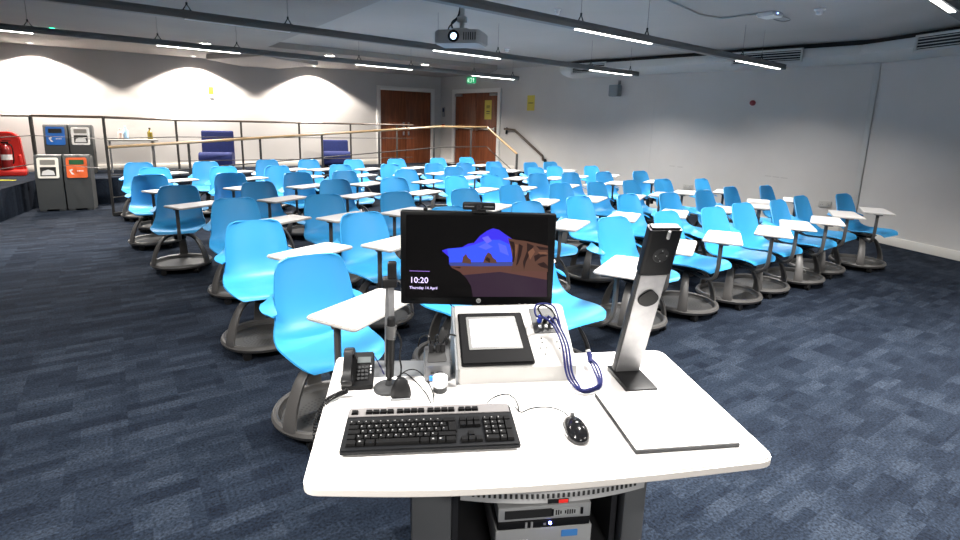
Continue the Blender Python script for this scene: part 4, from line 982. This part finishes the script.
[poly(q,'rockd') for q in ([(509,241),(514,242),(516,251),(514,262),(512,262),(513,251)],[(519,244),(523,246),(521,256),(518,264),(516,266),(518,254)],[(527,243),(534,246),(531,252),(526,262),(524,270),(523,262),(527,251)],[(536,246),(548,248),(548,250),(540,250)],[(534,256),(541,253),(548,256),(541,257),(535,262)],[(537,264),(544,262),(548,266),(548,269),(541,267)])]; [poly(q,'rockl') for q in ([(515,244),(518,245),(517,252),(515,259)],[(528,252),(533,248),(535,252),(530,260)],[(538,252),(546,252),(548,254),(540,254.5)])]
poly([(424,262),(436,249),(441,250),(449,257),(449,264),(452,268),(460,272),(466,278),(471,286),(473,297.5),(424,297.5)],'dark')
scrn=obj('screen',bm,SM_,mo,flat=True)
bm=B()
p=scr(409.6,282.5); add_text(bm,'10:20',.0305,TZ((p[0],-.0008,p[1]))@RX(PI/2)); p=scr(409.4,288.6); add_text(bm,'Thursday 14 April',.0138,TZ((p[0],-.0008,p[1]))@RX(PI/2))
obj('clock_lettering',bm,SM_[names.index('txt')],scrn,flat=True)
bm=B(); p=scr(409.6,270.8); box(bm,(p[0]+.036,-.0006,p[1]),(.072,.0008,.0016)); obj('thin_line',bm,SM_[names.index('line')],scrn,flat=True)
bm=B(); p=scr(478.5,301); lathe(bm,[(.0085,0),(.0085,.0012),(0,.0014)],24,M=TZ((p[0],.004,p[1]))@RX(PI/2),mi=0); add_text(bm,'hp',.0115,TZ((p[0],.0024,p[1]-.0035))@RX(PI/2),mi=1,align='CENTER'); obj('round_logo',bm,[SIL,BLACKP],mo,flat=True)
bm=B()
for k in range(5): box(bm,(mw/2-.03-.022*k,.003,zb+.011),(.008,.002,.002))
obj('button_marks',bm,GREYM,mo)
bm=B(); box(bm,(0.01,.10,zb*.5+.06),(.05,.03,zb+.12),bev=.006); box(bm,(0.01,.085,zb+.14),(.10,.03,.10),bev=.01); box(bm,(.01,.12,.006),(.22,.14,.012),bev=.004); obj('stand',bm,GREYM,mo)
# webcam
P=atY(479,208,MY); wc=thing('webcam','wide black webcam perched on top of the monitor','webcam',(P.x,MY+.01,DZ+zb+mh),0)
bm=B(); box(bm,(0,.005,.006),(.05,.05,.010),bev=.003); cyl(bm,(0,0,.008),(0,0,.018),.012,n=14); obj('clip',bm,BLACKP,wc)
bm=B(); box(bm,(0,-.006,.024),(.115,.026,.026),bev=.006); obj('body',bm,BLACKP,wc)
bm=B(); lathe(bm,[(.012,0),(.012,.006),(.009,.007),(.0,.005)],20,M=TZ((0,-.018,.024))@RX(PI/2)); obj('lens',bm,mat('lens_gloss',(.01,.01,.012),.08),wc)
bm=B(); 
for x in (-.034,.034): box(bm,(x,-.0195,.024),(.034,.002,.003))
obj('speaker_slot',bm,GREYM,wc)
P=atY(425,211,MY); bm=B(); box(bm,(0,0,.006),(.014,.02,.012),bev=.003); tag(obj('monitor_sensor',bm,BLACKP,loc=(P.x,MY+.02,DZ+zb+mh)),'tiny black block on the top left edge of the monitor','sensor')
cable('monitor_cable','black cable drooping in a loop just below the monitor',[atY(447,300,MY+.05),atY(452,306,MY+.05),atY(462,311,MY+.05),atY(471,307,MY+.05),atY(475,301,MY+.05)],.0022)
# ---------------- gooseneck microphone
P=at(389,389); mc=thing('microphone','upright black microphone with silver collar on a round black base','microphone',(P.x,P.y,DZ),0)
bm=B(); lathe(bm,[(.046,0),(.046,.008),(.040,.013),(.012,.016),(.009,.03)],28); obj('round_base',bm,DARKP,mc)
bm=B(); ax=Vector((.0,-.02,0)); cyl(bm,(0,0,.02),(.002,.004,.045),.008,n=12); cyl(bm,(.002,.004,.04),(.004,.008,.165),.0125,.0135,n=20); obj('handle',bm,mat('mic_black',(.006,.006,.006),.35,spec=.3),mc)
bm=B(); cyl(bm,(.004,.008,.160),(.005,.010,.168),.0155,n=20); cyl(bm,(.005,.010,.170),(.006,.012,.202),.0165,.0175,n=20); obj('silver_collar',bm,mat('mic_silver',(.14,.14,.14),.3,metal=.7),mc)
bm=B(); cyl(bm,(.006,.012,.202),(.007,.013,.224),.0125,.0125,n=18); lathe(bm,[(.0125,0),(.010,.006),(0,.008)],18,M=TZ((.007,.013,.224))); obj('head',bm,BLACKP,mc)
bm=B(); tube(bm,smooth([(.02,.01,.19),(.035,.02,.15),(.030,.02,.10),(.035,.02,.06),(.03,.01,.01)],6),.0028,6); obj('cable',bm,BLACKP,mc)
# wedge shaped black device
P=at(401,397); wg=thing('table_reader','small black wedge-shaped device standing in front of the microphone base','device',(P.x,P.y,DZ),R(8))
bm=B(); lathe(bm,[(.031,0),(.034,.006),(.031,.028),(.021,.052),(.011,.062),(0,.064)],28); 
for v in bm.verts: v.co.y*=.62; v.co.x*=.92
obj('body',bm,BLACKP,wg); 
bm=B(); box(bm,(0,-.0215,.004),(.060,.004,.006),bev=.001); obj('grey_trim',bm,GREYM,wg)
# round speaker-like cup
P=at(440,391); cu=thing('tabletop_microphone','small round pot with white top and dark base, next to the silver cable box','microphone',(P.x,P.y,DZ),0)
bm=B(); lathe(bm,[(.019,0),(.0215,.003),(.0215,.016),(.020,.018)],28); obj('dark_base',bm,DARKP,cu)
bm=B(); lathe(bm,[(.020,.018),(.0225,.022),(.0225,.048),(.018,.051),(.016,.049),(0,.0485)],28,cap=False); obj('white_top',bm,WHITEP,cu)
bm=B(); box(bm,(-.028,.012,.035),(.012,.01,.014),bev=.002); obj('blue_tag',bm,mat('blue_tag',(.02,.2,.8),.4),cu)
# silver cable box with plugs
P=at(436,382); cx=thing('cable_box','silver angled cable box with black plugs on top','cable box',(P.x,P.y,DZ),R(9))
bm=B(); prism(bm,[(0,0),(.0,.055),(.045,.090),(.075,.090),(.075,0)],-.035,.045,bev=.003,M=MM); 
obj('casing',bm,mat('cubby_silver',(.17,.173,.178),.3,metal=.7),cx)
bm=B(); prism(bm,rpoly([(-.028,.005),(.036,.005),(.030,.045),(-.022,.045)],.008),.0,.002,M=TZ((0,.006,.060))@RX(math.atan2(.035,.045))); obj('dark_inset',bm,INK,cx)
bm=B(); 
for x in (-.014,.008,.024): box(bm,(x,.045,.098),(.016,.028,.028),bev=.004)
obj('plug',bm,BLACKP,cx)
bm=B()
for x,dx in ((-.014,-.03),(.010,-.005),(.024,.045)): tube(bm,smooth([(x,.045,.11),(x+dx*.3,.05,.135),(x+dx,.08,.120),(x+dx*1.3,.10,.08)],5),.0028,6)
obj('cable',bm,BLACKP,cx)
bm=B(); 
for x in (-.012,.006,.016): box(bm,(x,-.001,.032),(.010,.002,.006))
obj('printed_marks',bm,INK,cx,flat=True)
cable('desk_cable','two thin black leads running from the microphone to the keyboard, left lead',[dz(396,380,.004),dz(404,373,.003),dz(414,380,.003),dz(425,392,.003),dz(431,403,.003)],.0018)
cable('desk_cable','thin black lead beside the first, running from the microphone towards the round pot',[dz(397,377,.004),dz(408,370,.003),dz(418,371,.003),dz(428,382,.003),dz(433,393,.003),dz(434,402,.003)],.0018)
cable('desk_cable','thin blue and black lead crossing from the phone to the microphone base',[dz(367,352,.02),dz(374,356,.01),dz(379,364,.004),dz(384,374,.003)],.0022,BLUEC)
# grey upright bar with black clamp, behind the microphone
P=at(389,362); ub=thing('monitor_arm_post','grey metal post with black clamp head standing left of the monitor','post',(P.x,P.y,DZ),R(8))
bm=B(); sweep(bm,[(0,0,-.01),(.004,.02,.22),(.006,.035,.295)],rect(.026,.018)); obj('post',bm,ALU,ub)
bm=B(); box(bm,(.004,.035,.275),(.05,.05,.03),bev=.006); box(bm,(.012,.035,.315),(.03,.035,.06),bev=.006); obj('clamp',bm,BLACKP,ub)
# phone
P=at(355,391); ph=thing('desk_phone','black desk telephone with handset on its left side','phone',(P.x+.004,P.y+.004,DZ),R(9)); ph.scale=(.84,.84,.84)
bm=B(); prism(bm,[(0,0),(0,.018),(.15,.075),(.17,.072),(.17,0)],-.055,.058,bev=.004,M=MM); obj('body',bm,mat('phone_black',(.004,.004,.0043),.5,spec=.2),ph)
HM=TZ((-.034,.0,.018))@RX(math.atan2(.057,.15))
bm=B(); sweep(bm,smooth([(0,.0,.020),(0,.03,.040),(0,.08,.046),(0,.13,.040),(0,.158,.020)],5),rect(.030,.020),M=HM); box(bm,(0,.012,.018),(.044,.040,.030),bev=.010,M=HM); box(bm,(0,.148,.018),(.044,.040,.030),bev=.010,M=HM); obj('handset',bm,mat('handset_black',(.006,.006,.0065),.35,spec=.3),ph)
bm=B()
for r_ in range(4):
    for c_ in range(3): box(bm,(.005+.014*c_,.03+.018*r_,.0045),(.010,.011,.004),bev=.001,M=TZ((0,0,.018))@RX(math.atan2(.057,.15)))
obj('dial_key',bm,DARKP,ph)
bm=B(); M_=TZ((0,0,.018))@RX(math.atan2(.057,.15))
box(bm,(.022,.125,.001),(.05,.03,.003),M=M_); obj('display',bm,mat('phone_display',(.09,.10,.10),.2),ph)
bm=B(); 
for q in ((.048,.06),(.048,.075),(.048,.09)): box(bm,(q[0],q[1],.002),(.004,.007,.002),M=M_)
obj('key_marks',bm,WHITEP,ph,flat=True)
# coiled cord
a=dz(347,391,.03); b=dz(337,395,.012); c=dz(326,402,.008); d=Vector(c)+Vector((-.02,-.03,-.10)); 
core=smooth([a,b,c,Vector(c)+Vector((-.025,-.01,-.05)),Vector(c)+Vector((-.03,-.01,-.12)),Vector(c)+Vector((-.01,.05,-.15)),Vector(c)+Vector((-.012,.14,-.06))],40)
bm=B(); pts=[]
for i,p in enumerate(core):
    t_=(core[min(i+1,len(core)-1)]-core[max(i-1,0)]).normalized(); u_=t_.orthogonal().normalized(); v_=t_.cross(u_); an=i*1.25
    up_=Vector((0,0,1)); s_=t_.cross(up_); s_=s_.normalized() if s_.length>.1 else Vector((1,0,0)); q_=s_.cross(t_)
    pts.append(p+s_*.007*math.cos(an)+q_*.007*math.sin(an))
tube(bm,pts,.0022,5); tag(obj('coiled_cord',bm,BLACKP),'black coiled handset cord hanging over the left edge of the desk','cord')
# ================================================================== render look
sc=bpy.context.scene
w=bpy.data.worlds.new('world'); w.use_nodes=True; w.node_tree.nodes['Background'].inputs[0].default_value=(.5,.55,.6,1); w.node_tree.nodes['Background'].inputs[1].default_value=.05; sc.world=w
sc.view_settings.view_transform='Standard'; sc.view_settings.look='None'; sc.view_settings.gamma=1; sc.view_settings.exposure=EXPO
